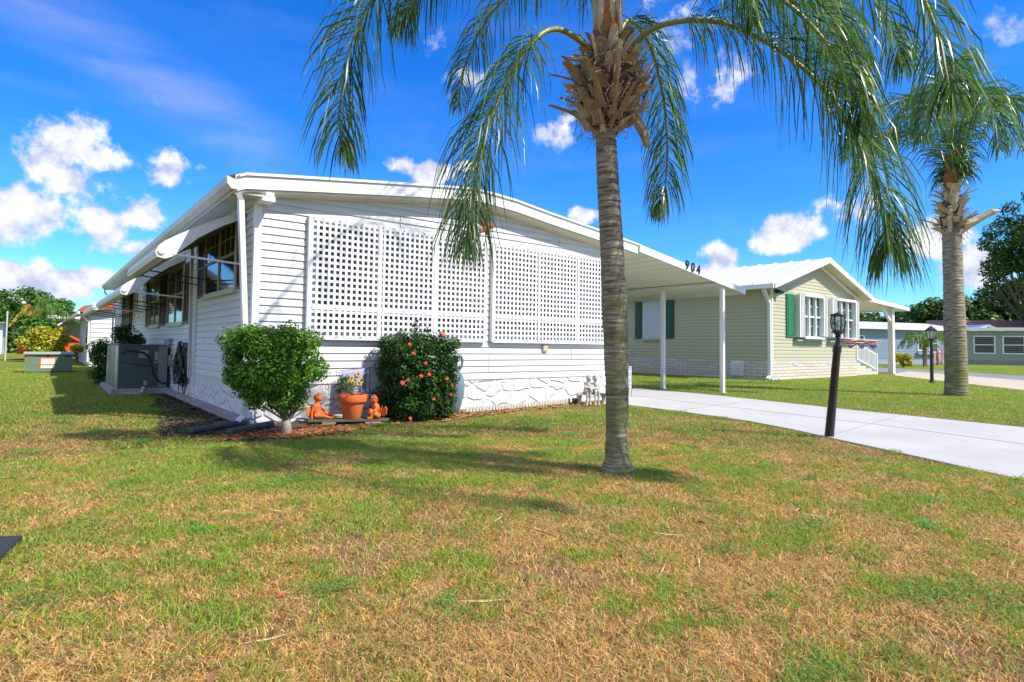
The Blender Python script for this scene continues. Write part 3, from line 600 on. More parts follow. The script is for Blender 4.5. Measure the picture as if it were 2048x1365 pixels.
mb = MB(); mb.tube([(1.58, 16.62, 1.03), (1.75, 16.58, 1.02), (1.95, 16.55, .97), (2.08, 16.53, .84), (2.12, 16.52, .65), (2.17, 16.52, .45), (2.28, 16.52, .28), (2.38, 16.5, .23), (2.47, 16.5, .28), (2.50, 16.52, .45)], .026, 8); obj('conduit', mb, rubber, A, True)
mb = MB(); mb.tube([(1.55, 16.63, .76), (1.7, 16.62, .72), (2.1, 16.62, .65), (2.27, 16.62, .58)], .008, 6); obj('cable', mb, rubber, A, True)
mb = MB(); mb.box(2.46, 2.60, 16.40, 16.58, .66, .92); mb.ell((2.50, 16.39, .79), (.05, .025, .10), 10, 8); obj('disconnect_box', mb, mat('olive_grey_box', (.30, .30, .19), .6), A)
mb = MB(); mb.bar((1.55, 16.35, .05), (1.86, 16.2, .03), .05, .03); mb.bar((1.88, 16.2, .05), (1.96, 16.44, .17), .06, .03); tag(obj('metal_bracket', mb, mat('bent_metal', (.5, .5, .48), .5), loc=(1.75, 16.3, 0)), 'small bent pale metal strip leaning on the air conditioner pad', 'metal strip')
mb = MB(); mb.box(2.46, 2.535, 16.5, 17.3, 1.17, 1.32); obj('wall_panel', mb, acl, H)
# hose on its hanger
Hs = root('garden_hose', (2.45, 14.6, 0), 'coiled dark green garden hose hanging from a bracket on the side wall', 'garden hose')
mb = MB(); k = random.Random(4); loops = 11
for i in range(loops):
    cy = 14.75 + k.uniform(-.12, .12); cz_ = .78 + k.uniform(-.05, .05); ry = .34 + k.uniform(-.12, .12); rz_ = .40 + k.uniform(-.06, .08); X = LX - .05 - i * .011
    P = []
    for t in range(25):
        a = t / 24 * 6.283; wv_ = .02 * math.sin(3 * a + i); P.append((X - .02 * math.sin(a * 2 + i), cy + (ry + wv_) * math.cos(a) * (1 - .25 * math.sin(a)), cz_ + rz_ * math.sin(a)))
    mb.tube(P, .016, 6, False)
for (a_, b_, c_) in ((14.35, .32, .16), (15.55, .50, .2)):
    mb.tube([(LX - .1, a_ + c_ * math.cos(t / 16 * 6.28) + (.3 * (15.3 - a_) * (t / 16) if a_ > 15 else 0), b_ + c_ * 1.1 * math.sin(t / 16 * 6.28)) for t in range(17)], .0125, 6, False)
obj('hose', mb, mat('hose_green', (.012, .035, .032), .4), Hs, True)
mb = MB(); mb.lathe((0, 0, 0), [(0.02, 0), (.10, .01), (.11, .03), (.02, .04)], 14)
mb.v = [(LX - .03 - v[2] * 3, 15.05 + v[0] * 1.2, 1.02 + v[1] * 1.6) for v in mb.v]; obj('hanger', mb, acl, Hs)
mb = MB(); mb.tube([(LX - .05, 15.5, .62), (LX - .12, 15.5, .64), (LX - .12, 15.5, .56)], .016, 6); mb.tube([(LX - .06, 15.42, .66), (LX - .06, 15.58, .66)], .012, 6); mb.tube([(LX - .06, 15.3, .62), (LX - .05, 15.28, .12)], .010, 6); tag(obj('spigot', mb, mat('brass_dull', (.10, .11, .08), .5), loc=(LX, 15.5, 0)), 'small outdoor tap on a pipe against the side wall skirting', 'tap')
# drain pipes at the corner
for p, q, n_ in (((2.45, 9.50, .05), (1.62, 8.98, .045), 'nearer the corner'), ((2.75, 9.16, .05), (2.02, 8.62, .045), 'nearer the bush')):
    mb = MB(); n = 44; P = [Vector(p).lerp(Vector(q), i / n) for i in range(n + 1)]; mb.tube(P, [.052 if i % 2 else .044 for i in range(n + 1)], 12, True)
    tag(obj('drain_pipe', mb, mat('pipe_grey', (.05, .05, .06), .6, (.12, .12, .13), 6, .3), None, True, loc=q), 'dark corrugated drain pipe on the soil at the house corner, the one ' + n_, 'drain pipe', 'drain pipes at the house corner')
# ================================================================ neighbour's house
ysid = mat('yellow_siding', (.50, .48, .325), .55, (.455, .435, .29), 1.5, .3)
brickw = None
def brick_extra(nt, b, mpn):
    br = nt.nodes.new('ShaderNodeTexBrick'); cmb = nt.nodes.new('ShaderNodeCombineXYZ'); s = nt.nodes.new('ShaderNodeSeparateXYZ'); nt.links.new(mpn.outputs[0], s.inputs[0])
    a = nt.nodes.new('ShaderNodeMath'); a.operation = 'ADD'; nt.links.new(s.outputs[0], a.inputs[0]); nt.links.new(s.outputs[1], a.inputs[1]); nt.links.new(a.outputs[0], cmb.inputs[0]); nt.links.new(s.outputs[2], cmb.inputs[1])
    nt.links.new(cmb.outputs[0], br.inputs['Vector']); br.inputs['Scale'].default_value = 1.0; br.inputs['Brick Width'].default_value = .52; br.inputs['Row Height'].default_value = .13; br.inputs['Mortar Size'].default_value = .011
    br.inputs['Color1'].default_value = (.62, .52, .42, 1); br.inputs['Color2'].default_value = (.70, .64, .55, 1); br.inputs['Mortar'].default_value = (.33, .31, .29, 1)
    nt.links.new(br.outputs['Color'], b.inputs['Base Color']); bp = nt.nodes.new('ShaderNodeBump'); bp.invert = True; bp.inputs['Distance'].default_value = .02; nt.links.new(br.outputs['Fac'], bp.inputs['Height']); nt.links.new(bp.outputs[0], b.inputs['Normal'])
brick = mat('cream_brick_panel', (.6, .5, .4), .7, extra=brick_extra)
NX0, NX1, NY, NB = 23.2, 31.3, 12.3, 26.0
NRX, NRZ, NE0, NE1 = 27.25, 5.33, 22.45, 32.05
Nn = root('neighbour_house', (27.2, 19, 0), 'pale yellow house with white metal roof, green shutters and a side porch', 'house')
slope = (NRZ - 3.85) / (NRX - NE0)
nz = lambda x: NRZ - slope * abs(x - NRX)
mb = MB(); mb.prism([(NX0, 0), (NX1, 0), (NX1, nz(NX1) - .12), (NRX, NRZ - .12), (NX0, nz(NX0) - .12)], 'y', NY, NB)
courses(mb, 'y', NY, NX0, NX1, .78, 5.2, .145, .02, top=lambda x: nz(x) - .1); courses(mb, 'x', NX0, NY, NB, .78, 3.85, .145, .02); obj('wall', mb, ysid, Nn)
mb = MB(); mb.box(NX0 - .025, NX1, NY - .025, NB, 0, .77); obj('skirting', mb, brick, Nn)
for x, y in ((NX0, NY), (NX1, NY)):
    mb = MB(); mb.box(x - .05, x + .05, y - .05, y + .05, .77, nz(x) - .15); obj('corner_trim', mb, mat('cream_trim', (.70, .69, .55), .5), Nn)
rm = mat('white_metal_roof', (.82, .82, .82), .3, (.68, .70, .72), .8, .35)
mb = MB(); RY0 = 11.75
mb.prism([(NE0, nz(NE0)), (NRX, NRZ), (NE1, nz(NE1)), (NE1, nz(NE1) - .06), (NRX, NRZ - .06), (NE0, nz(NE0) - .06)], 'y', RY0, NB + .5)
for s, xe in ((-1, NE0), (1, NE1)):
    for i in range(19):
        y = RY0 + .1 + i * .78; mb.add([(xe, y, nz(xe) + .002), (xe, y + .06, nz(xe) + .002), (xe, y + .05, nz(xe) + .045), (xe, y + .01, nz(xe) + .045), (NRX, y, NRZ + .002), (NRX, y + .06, NRZ + .002), (NRX, y + .05, NRZ + .045), (NRX, y + .01, NRZ + .045)],
                                       [(0, 3, 2, 1), (4, 5, 6, 7), (0, 1, 5, 4), (1, 2, 6, 5), (2, 3, 7, 6), (3, 0, 4, 7)])
rf = obj('roof', mb, rm, Nn)
mb = MB(); mb.prism([(NE0, nz(NE0) + .01), (NRX, NRZ + .03), (NE1, nz(NE1) + .01), (NE1, nz(NE1) - .2), (NRX, NRZ - .22), (NE0, nz(NE0) - .2)], 'y', RY0 - .03, RY0); mb.prism([(NX0 + .1, nz(NX0) - .2), (NRX, NRZ - .14), (NX1 - .1, nz(NX1) - .2), (NX1 - .1, nz(NX1) - .34), (NRX, NRZ - .30), (NX0 + .1, nz(NX0) - .34)], 'y', NY - .1, NY - .03); obj('fascia', mb, wmetal, rf)
mb = MB(); mb.prism([(NE0, nz(NE0) - .07), (NRX, NRZ - .07), (NE1, nz(NE1) - .07), (NE1, nz(NE1) - .14), (NRX, NRZ - .14), (NE0, nz(NE0) - .14)], 'y', RY0 + .001, NY); mb.box(NE0 + .02, NX0 - .03, NY, NB, 3.68, 3.75); obj('soffit', mb, mat('soffit_tan', (.58, .54, .42), .6), rf)
mb = MB(); mb.box(NE0 - .09, NE0 + .02, RY0 + .02, NB + .4, 3.66, 3.83); obj('gutter', mb, wmetal, Nn)
mb = MB(); mb.bar((NE0 + .05, 12.25, 3.66), (NX0 - .09, 12.33, 3.1), .13, .1, up=(1, 0, 0)); mb.bar((NX0 - .09, 12.33, 3.12), (NX0 - .09, 12.33, .15), .13, .1, up=(1, 0, 0)); mb.bar((NX0 - .09, 12.33, .16), (NX0 - .5, 12.2, .06), .13, .1, up=(0, 0, 1)); obj('downspout', mb, wmetal, Nn)
# front windows in deep white storm shutter boxes
ngl = mat('teal_glass', (.035, .10, .085), .05, (.10, .20, .17), 1.1, .4, spec=.9, stretch=(1, 1, 6))
for (x0, x1) in ((25.05, 27.62), (28.15, 31.0)):
    z0, z1 = 1.78, 3.60; d = .28
    mb = MB(); mb.box(x0, x0 + .45, NY - d, NY - .02, z0, z1); mb.box(x1 - .35, x1, NY - d, NY - .02, z0, z1); mb.box(x0 + .45, x1 - .35, NY - d - .02, NY - .02, z0 - .06, z0 + .05); mb.box(x0 + .45, x1 - .35, NY - d - .02, NY - .02, z1 - .06, z1 + .05)
    for q in (x0 + .12, x0 + .24, x0 + .36, x1 - .25, x1 - .12): mb.box(q, q + .03, NY - d - .03, NY - d, z0, z1)
    w_ = obj('storm_window', mb, wplastic, Nn)
    mb = MB(); mb.box(x0 + .45, x1 - .35, NY - .06, NY - .04, z0 + .05, z1 - .06); obj('pane', mb, ngl, w_)
    mb = MB(); w = (x1 - .35) - (x0 + .45)
    for i in (1, 2): x = x0 + .45 + w * i / 3; mb.box(x - .04, x + .04, NY - .2, NY - .07, z0 + .05, z1 - .06)
    mb.box(x0 + .45, x1 - .35, NY - .15, NY - .07, (z0 + z1) / 2 - .035, (z0 + z1) / 2 + .035)
    for i in (.5, 1.5, 2.5): x = x0 + .45 + w * i / 3; mb.box(x - .012, x + .012, NY - .075, NY - .061, z0 + .05, z1 - .06)
    for zz in (z0 + .5, z1 - .45): mb.box(x0 + .45, x1 - .35, NY - .074, NY - .0612, zz - .012, zz + .012)
    obj('mullion', mb, wplastic, w_)
    mb = MB(); mb.box(x0 - .05, x1 + .05, NY - .2, NY - .02, z0 - .17, z0 - .07); obj('sill', mb, mat('sage_sill', (.30, .36, .24), .6), w_)
gsh = mat('green_shutter', (.02, .20, .085), .45, (.015, .15, .065), 6, .3); dsh = mat('dark_green_shutter', (.012, .085, .055), .5)
mb = MB(); mb.box(24.35, 24.95, NY - .07, NY - .02, 1.78, 3.60)
for z0, z1 in ((1.86, 2.62), (2.72, 3.52)): mb.box(24.44, 24.86, NY - .085, NY - .07, z0, z1)
obj('shutter', mb, gsh, Nn)
# boarded side window with shutters
mb = MB(); n = 12
for i in range(n): a = 17.62 + i * 1.18 / n; mb.prism([(NX0 - .03, a), (NX0 - .09, a + .02), (NX0 - .09, a + .05), (NX0 - .03, a + .07)], 'z', 1.68, 3.5)
mb.box(NX0 - .045, NX0 - .022, 17.6, 18.82, 1.66, 3.52); obj('storm_panel', mb, mat('bluish_white_panel', (.66, .70, .78), .4), Nn)
mb = MB(); mb.box(NX0 - .1, NX0 - .022, 17.55, 18.85, 1.58, 1.655); obj('sill', mb, mat('sage_sill', (.3, .36, .24)), Nn)
for a, b in ((17.0, 17.52), (18.9, 19.3)):
    mb = MB(); mb.box(NX0 - .07, NX0 - .022, a, b, 1.7, 3.5)
    for z0, z1 in ((1.78, 2.55), (2.65, 3.42)): mb.box(NX0 - .085, NX0 - .07, a + .08, b - .08, z0, z1)
    obj('shutter', mb, dsh, Nn)
mb = MB(); mb.box(NX0 - .06, NX0 - .026, 13.5, 14.05, .12, .74)
for i in range(9): mb.add([(NX0 - .065, 13.56, .17 + i * .062), (NX0 - .065, 13.99, .17 + i * .062), (NX0 - .10, 13.99, .135 + i * .062), (NX0 - .10, 13.56, .135 + i * .062)], [(0, 1, 2, 3)])
obj('crawlspace_vent', mb, wplastic, Nn)
for q in (('x', 13.25, .6), ('x', 18.5, .6), ('y', 24.9, .58), ('y', 28.1, .60)):
    mb = MB()
    if q[0] == 'x': mb.box(NX0 - .04, NX0 - .026, q[1], q[1] + .4, q[2], q[2] + .15)
    else: mb.box(q[1], q[1] + .42, NY - .04, NY - .026, q[2], q[2] + .15)
    obj('vent', mb, mat('pale_blue_vent', (.45, .55, .66), .5), Nn)
mb = MB(); mb.box(28.9, 29.2, NY - .06, NY - .02, 1.25, 1.5); obj('outlet_box', mb, wplastic, Nn)
mb = MB(); mb.tube([(23.5, NY - .05, 3.62), (23.5, NY - .25, 3.60)], .07, 10); mb.box(23.44, 23.56, NY - .1, NY - .02, 3.58, 3.72); mb.tube([(23.62, NY - .1, 3.60), (23.62, NY - .3, 3.57)], .06, 10); tag(obj('security_camera', mb, rubber, loc=(23.5, NY, 3.6)), 'small black security camera under the corner of the yellow gable', 'security camera')
# side porch
mb = MB(); pz = lambda x: 3.93 - (x - 31.4) * .052
mb.prism([(31.45, 3.95), (38.1, 3.66), (38.1, 3.58), (31.45, 3.87)], 'y', 12.2, 17.5); pr = obj('porch_roof', mb, mat('porch_cream', (.74, .71, .58), .5), Nn)
mb = MB(); mb.prism([(31.45, 3.99), (38.16, 3.70), (38.16, 3.50), (31.45, 3.79)], 'y', 12.16, 12.2); mb.box(38.1, 38.2, 12.16, 17.5, 3.5, 3.7); obj('fascia', mb, wmetal, pr)
pm = mat('porch_post', (.70, .71, .68), .5)
mb = MB(); mb.box(36.45, 36.75, 12.45, 12.7, 0, 3.60); obj('porch_post', mb, pm, pr)
mb = MB(); mb.bar((36.45, 12.58, 2.9), (35.2, 12.58, 3.68), .12, .12); obj('porch_brace', mb, pm, pr)
mb = MB(); mb.box(36.45, 36.7, 16.9, 17.1, 0, 3.6); obj('porch_post', mb, pm, pr)
mb = MB(); sc_ = mat('step_concrete', (.60, .57, .48), .8, (.5, .48, .4), 3, .3)
mb.box(31.35, 32.2, 12.75, 14.9, 0, .76)
for i in range(1, 5): mb.box(32.2 + (i - 1) * .72, 32.2 + i * .72, 12.75, 14.9, 0, .76 - i * .152)
st = obj('steps', mb, sc_, Nn)
for i, y in enumerate((12.82, 14.75)):
    mb = MB(); mb.bar((31.5, y, 1.75), (32.2, y, 1.75), .05, .05); mb.bar((32.2, y, 1.75), (35.2, y, 1.05), .05, .05); mb.bar((32.2, y, .95), (35.2, y, .25), .04, .04)
    for k in range(20):
        t = k / 19; x = 32.2 + 3.0 * t; mb.box(x - .022, x + .022, y - .018, y + .018, .9 - .72 * t, 1.73 - .70 * t)
    for x, z in ((31.55, 1.8), (32.2, 1.8), (35.2, 1.12)): mb.box(x - .045, x + .045, y - .045, y + .045, .0 if x > 34 else .6, z)
    obj('railing', mb, wplastic, st)
# diagonal lattice under the porch
mb = MB(); x0, x1, z0, z1, y = 34.2, 36.4, .75, 2.55, 16.6; s = .22
k = -12
while k < 14:
    for sg in (1, -1):
        pts = []; c_ = x0 + k * s
        for t in (0, 1):
            pass
        xa, xb = (c_, c_ + (z1 - z0)) if sg == 1 else (c_ + (z1 - z0), c_)
        A_, B_ = Vector((xa, y + .01 * sg, z0)), Vector((xb, y + .01 * sg, z1)); 
        def clip(A_, B_):
            lo, hi = 0., 1.; d = B_.x - A_.x
            for bx, sgn in ((x0, 1), (x1, -1)):
                t = (bx - A_.x) / d
                if d * sgn > 0: lo = max(lo, t)
                else: hi = min(hi, t)
            return (A_.lerp(B_, lo), A_.lerp(B_, hi)) if hi - lo > .03 else None
        r = clip(A_, B_)
        if r: mb.bar(r[0], r[1], .055, .012, up=(0, 1, 0)) if False else mb.bar(r[0], r[1], .012, .055, up=(0, 0, 1))
    k += 1
mb.box(x0 - .05, x0, y - .03, y + .03, 0, z1); mb.box(x1, x1 + .05, y - .03, y + .03, 0, z1); mb.box(x0, x1, y - .03, y + .03, z1, z1 + .05); obj('lattice_panel', mb, wplastic, Nn)
mb = MB()
for i in range(5): mb.ell((22.7 + .13 * i, 12.02 + .04 * (i % 2), .05), (.10, .07, .06), 8, 5)
tag(obj('splash_stones', mb, mat('pale_rock', (.55, .55, .54), .8, (.3, .3, .3), 9, .4), None, True, loc=(22.9, 12, 0)), 'small pale stones below the neighbour downspout', 'stones')
# ================================================================ far houses, right
bl = mat('blue_siding', (.30, .38, .50), .6, (.27, .35, .46), 1, .3); gg = mat('grey_green_siding', (.33, .38, .36), .6, (.30, .35, .33), 1, .3)
def frame_of(a, b):
    a, b = Vector((*a, 0)), Vector((*b, 0)); u = (b - a).normalized(); v = Vector((-u.y, u.x, 0))
    if v.dot(Vector((a.x, a.y, 0))) < 0: v = -v
    return a, u, v
def placed(mb, fr):
    a, u, v = fr; mb.v = [tuple(a + u * p[0] + v * p[1] + Vector((0, 0, p[2]))) for p in mb.v]; return mb
def far_window(x0, x1, z0, z1, par, fr, m=wplastic, gm=glass):
    mb = MB(); f = .12
    for q in ((x0, x1, z0 - f, z0), (x0, x1, z1, z1 + f), (x0 - f, x0, z0 - f, z1 + f), (x1, x1 + f, z0 - f, z1 + f), (x0, x1, (z0 + z1) / 2 - .05, (z0 + z1) / 2 + .05)): mb.box(q[0], q[1], -.08, .05, q[2], q[3])
    w_ = obj('window', placed(mb, fr), m, par); mb = MB(); mb.box(x0, x1, -.02, .04, z0, z1); obj('pane', placed(mb, fr), gm, w_)
fr1 = frame_of((59.5, 23.9), (73.0, 18.85))
Bh = root('blue_house', (66, 21.5, 0), 'long pale blue house with a low white roof behind the lawn', 'house')
mb = MB(); mb.box(-6, 14.3, 0, 8, 0, 3.45)
for i in range(21): mb.box(-6, 14.3, -.03, 0, .5 + i * .145, .5 + i * .145 + .03)
obj('wall', placed(mb, fr1), bl, Bh)
mb = MB(); mb.prism([(-.6, 3.5), (4, 4.25), (8.6, 3.5), (8.6, 3.3), (4, 4.0), (-.6, 3.3)], 'x', -6.5, 14.8); obj('roof', placed(mb, fr1), rm, Bh)
far_window(8.6, 9.6, 1.4, 2.7, Bh, fr1); far_window(10.1, 11.1, 1.4, 2.7, Bh, fr1); far_window(.5, 1.6, 1.4, 2.6, Bh, fr1)
mb = MB(); mb.box(8.3, 11.4, -.3, -.01, .95, 1.15); obj('window_box', placed(mb, fr1), bl, Bh)
fr2 = frame_of((72.6, 17.6), (79.0, 8.0))
Gh = root('grey_green_house', (77, 14, 0), 'grey green annexe with two white framed windows beside the blue house', 'house')
mb = MB(); mb.box(-1.3, 6.5, 0, 6, .45, 3.35)
for i in range(14): mb.box(-1.3, 6.5, -.03, 0, .55 + i * .2, .55 + i * .2 + .03)
obj('wall', placed(mb, fr2), gg, Gh); mb = MB(); mb.box(-1.3, 6.5, -.02, 6, 0, .45); obj('skirting', placed(mb, fr2), mat('grey_block', (.28, .29, .32), .8, (.2, .21, .23), 2, .4), Gh)
mb = MB(); mb.prism([(-.5, 3.36), (-.5, 3.66), (6.2, 3.9), (6.2, 3.6)], 'x', -1.6, 7); obj('roof', placed(mb, fr2), wmetal, Gh)
far_window(0, 1.6, 1.2, 2.75, Gh, fr2, gm=glass2); far_window(2.4, 4.0, 1.2, 2.75, Gh, fr2, gm=glass2)
mb = MB(); mb.box(5.3, 5.5, -.4, -.15, 0, 3.3); obj('porch_post', placed(mb, fr2), wplastic, Gh)
fr3 = frame_of((79, 22), (88, 8)); 
Th = root('white_gabled_house', (80, 20, 0), 'white gabled roof end seen just behind the grey green annexe', 'house')
fr3 = frame_of((83.4, 20.5), (86.0, 18.4))
mb = MB(); mb.prism([(-.1, 0), (3.4, 0), (3.4, 3.5), (1.65, 4.2), (-.1, 3.5)], 'y', 0, 6); obj('wall', placed(mb, fr3), wmetal, Th)
mb = MB(); mb.prism([(-.6, 3.4), (1.65, 4.42), (3.9, 3.4), (3.9, 3.2), (1.65, 4.2), (-.6, 3.2)], 'y', -.5, 6); obj('roof', placed(mb, fr3), rm, Th)
fr4 = frame_of((88, 22), (100, 5))
Rh = root('brown_roofed_house', (93, 14, 0), 'house with a reddish brown shingle roof, farthest right behind the annexe', 'house')
mb = MB(); mb.box(-2, 18, 0, 9, 0, 3.4); obj('wall', placed(mb, fr4), mat('tan_wall', (.5, .45, .36), .7), Rh)
mb = MB(); mb.prism([(-.6, 3.4), (5, 5.3), (9.6, 3.4)], 'x', -2.5, 18.5); obj('roof', placed(mb, fr4), mat('brown_shingle', (.48, .24, .13), .8, (.38, .17, .09), 2, .4), Rh)
# ================================================================ left background
S = root('garden_shed', (4, 38, 0), 'white boarded shed with an orange trimmed roof behind the mobile home', 'shed')
mb = MB(); mb.box(1.9, 6.5, 35.3, 45, 0, 3.05); courses(mb, 'y', 35.3, 1.9, 6.5, .1, 3.1, .22, .03)
for i in range(20): mb.box(1.87, 1.9, 35.5 + i * .48, 35.53 + i * .48, .1, 2.7)
obj('wall', mb, white, S)
mb = MB(); mb.box(1.86, 1.9, 37.0, 38.0, .9, 2.4); obj('window', mb, glass, S)
mb = MB(); mb.prism([(1.45, 2.78), (4.2, 3.55), (6.9, 3.0), (6.9, 2.85), (4.2, 3.4), (1.45, 2.62)], 'y', 34.9, 45.6)
org = mat('orange_roof', (.62, .10, .03), .5, (.5, .08, .03), 2, .3); rf = obj('roof', mb, org, S)
mb = MB(); mb.prism([(1.45, 2.80), (4.2, 3.57), (6.9, 3.02), (6.9, 2.74), (4.2, 3.08), (1.45, 2.60)], 'y', 34.86, 34.9); obj('fascia', mb, org, rf)
mb = MB(); mb.box(1.35, 1.45, 34.9, 45.5, 2.5, 2.64); obj('gutter', mb, wmetal, S)
mb = MB(); mb.bar((1.42, 35.1, 2.55), (1.84, 35.35, 2.15), .1, .08, (1, 0, 0)); mb.bar((1.84, 35.35, 2.17), (1.84, 35.35, .2), .1, .08, (1, 0, 0)); obj('downspout', mb, wmetal, S)
C = root('far_carport', (0, 55, 0), 'white flat roofed carport half hidden behind the yellow shrub', 'carport')
mb = MB(); mb.box(.35, 4.5, 52, 60, 2.75, 2.98); obj('roof', mb, wmetal, C)
for x in (.6, 3.8): mb = MB(); mb.box(x, x + .2, 52.2, 52.4, 0, 2.75); mb.bar((x + .1, 52.3, 2.1), (x + .9, 52.3, 2.75), .1, .1); obj('post', mb, wmetal, C)
mb = MB(); mb.box(.4, 6, 60, 61, 0, 2.75); obj('wall', mb, mat('carport_wall_grey', (.3, .3, .3), .8), C)  # plain mid grey back wall
# small orange car parked beyond the shed
Cr = root('parked_car', (1.0, 49, 0), 'small bright orange car parked under the far carport', 'car')
orp = mat('orange_car_paint', (.75, .12, .02), .25)
mb = MB()
prof = [(-2.0, .35), (-2.0, .75), (-1.7, .98), (-1.1, 1.05), (-.6, 1.5), (.7, 1.55), (1.5, 1.1), (1.95, .9), (2.0, .35)]
mb.prism([(p[0] + .9, p[1]) for p in prof], 'y', 48.2, 49.8); o = obj('body', mb, orp, Cr)
mb = MB(); mb.prism([(-1.0 + .9, 1.08), (-.55 + .9, 1.44), (.6 + .9, 1.47), (1.2 + .9, 1.1)], 'y', 48.18, 48.2); obj('window', mb, glass, Cr)
for x in (-1.25, 1.2):
    for y in (48.15, 49.65):
        mb = MB(); mb.tube([(x + .9, y, .33), (x + .9, y + .2, .33)], .33, 16); obj('wheel', mb, rubber, Cr)
Tb = root('utility_box', (.26, 29, 0), 'low green electrical transformer box with orange and white warning labels on the lawn', 'utility box')
tg = mat('transformer_green', (.16, .23, .16), .5, (.13, .19, .13), 3, .3); tg2 = mat('transformer_lid', (.30, .38, .30), .5)
mb = MB(); mb.box(-.42, 1.02, 28.6, 29.5, .05, .70); mb.box(.22, .235, 28.592, 28.6, .06, .69); obj('body', mb, tg, Tb)
mb = MB(); mb.prism([(28.52, .70), (28.52, .73), (28.75, .79), (29.5, .79), (29.5, .70)], 'x', -.46, 1.06); obj('lid', mb, tg2, Tb)
mb = MB(); mb.box(-.44, 1.04, 28.58, 29.5, 0, .055); obj('base', mb, mat('dark_base', (.05, .06, .055), .8), Tb)
wl_ = mat('label_white', (.72, .70, .68), .6); ol = mat('label_orange', (.65, .13, .05), .6)
mb = MB(); mb.box(.03, .50, 28.588, 28.592, .16, .60); w_ = obj('warning_label', mb, ol, Tb)
mb = MB(); mb.box(.06, .47, 28.584, 28.588, .33, .54); mb.box(.06, .47, 28.584, 28.588, .18, .29); obj('label_panel', mb, wl_, w_)
mb = MB(); mb.box(-.38, -.15, 28.588, 28.595, .60, .69); mb.box(-.02, .02, 28.588, 28.595, .3, .46); obj('sticker', mb, ol, Tb)
mb = MB(); mb.box(.2, .32, 28.585, 28.6, .6, .68); mb.box(.78, .92, 28.588, 28.6, .6, .66); obj('latch', mb, rubber, Tb)
mb = MB(); mb.tube([(-1.55, 45.5, 0), (-1.55, 45.5, 2.9)], .045, 8); tag(obj('grey_pole', mb, mat('galv', (.5, .52, .54), .4), loc=(-1.55, 45.5, 0)), 'thin grey metal pole on the far left lawn', 'pole')
Wh = root('far_white_house', (-8, 66, 0), 'white wall of a house showing under the trees at the far left edge', 'house')
mb = MB(); mb.box(-20, -2.5, 66, 74, 0, 2.6); obj('wall', mb, white, Wh); mb = MB(); mb.prism([(-20.5, 2.6), (-11, 4), (-2, 2.6)], 'y', 65.5, 74.5); obj('roof', mb, mat('grey_shingle', (.3, .3, .3), .8), Wh)
mb = MB(); mb.prism([(-.04, 4.75), (-.06, 4.66), (-.14, 4.3), (-.22, 4.12), (-.8, 4.0), (-1.1, 4.4), (-.9, 4.95), (-.3, 4.9)], 'z', .0, .05); tag(obj('stepping_stone', mb, mat('black_stone', (.02, .022, .026), .9, (.04, .042, .05), 20, .4, bump=.5, bs=60), loc=(-.5, 4.5, 0)), 'flat dark slab lying in the grass at the left edge', 'stepping stone')
# ================================================================ palms
def catmull(P, n):
    P = [Vector(p) for p in P]; P = [P[0] * 2 - P[1]] + P + [P[-1] * 2 - P[-2]]; out = []
    m = len(P) - 3
    for k in range(n + 1):
        t = k / n * m; i = min(int(t), m - 1); u = t - i; a, b, c, d = P[i:i + 4]
        out.append(.5 * ((2 * b) + (c - a) * u + (2 * a - 5 * b + 4 * c - d) * u * u + (3 * b - a - 3 * c + d) * u ** 3))
    return out
palmleaf = leafmat('palm_leaflets', [(.022, .06, .016), (.055, .125, .028), (.11, .20, .04), (.24, .33, .09)], .33, .4, .5)
petm = mat('palm_petiole', (.20, .26, .07), .45, (.32, .28, .10), 6, .4)
def frond(P, L, parent, seed, n=125, w=.011, bare=.16, r0=.032, droop=1.0, splay=.9, scale=1.0):
    rd = random.Random(seed); C = catmull(P, 90); seg = len(C) - 1
    root_ = Vector(ORG[parent.name]); mb = MB()
    mb.tube(C, [max(.004, r0 * (1 - i / seg) ** .8) for i in range(seg + 1)], 6); fr = obj('frond', mb, petm, parent, True)
    V = []; F = []; G = Vector((0, 0, -1))
    for i in range(n):
        t = bare + (1 - bare) * (i + rd.random() * .6) / n; k = min(seg - 1, int(t * seg)); u = t * seg - k; p = C[k].lerp(C[k + 1], u); T = (C[k + 1] - C[k]).normalized()
        S = T.cross(Vector((0, 0, 1)));
        if S.length < .25: S = S + Vector((-.62, .1, 0)).cross(T) * .3 if S.length < .05 else S
        S.normalize(); U = S.cross(T).normalized()
        tt = (t - bare) / (1 - bare); ll = L * (.45 + .75 * math.sin(math.pi * min(1, .12 + tt * .80))) * (1 if tt < .8 else 1 - (tt - .8) * 2.2)
        for sd in (-1, 1):
            ph = rd.uniform(-.9, 1.1) * splay; l = ll * rd.uniform(.75, 1.12); fw = .35 + .9 * tt + rd.uniform(-.1, .25)
            d = (S * sd * math.cos(ph) + U * math.sin(ph) + T * fw).normalized()
            g1 = droop * rd.uniform(.35, .75); d2 = (d + G * g1).normalized(); d3 = (d * .45 + G * droop * rd.uniform(.8, 1.3)).normalized(); d4 = (d * .2 + G * droop + Vector((rd.uniform(-.15, .15), rd.uniform(-.15, .15), 0))).normalized()
            pts = [p, p + d * l * .22]; pts.append(pts[-1] + d2 * l * .26); pts.append(pts[-1] + d3 * l * .27); pts.append(pts[-1] + d4 * l * .25)
            wv = d2.cross(Vector((rd.uniform(-1, 1), rd.uniform(-1, 1), rd.uniform(-.4, .4)))).normalized(); o = len(V)
            for q, ww in zip(pts, (.45, 1, 1, .75, .12)): V.append(q - wv * w * ww * scale); V.append(q + wv * w * ww * scale)
            for j in range(4): F.append((o + 2 * j, o + 2 * j + 1, o + 2 * j + 3, o + 2 * j + 2))
    npmesh('leaflets', [tuple(v) for v in V], F, palmleaf, fr, smooth=False)
    return fr
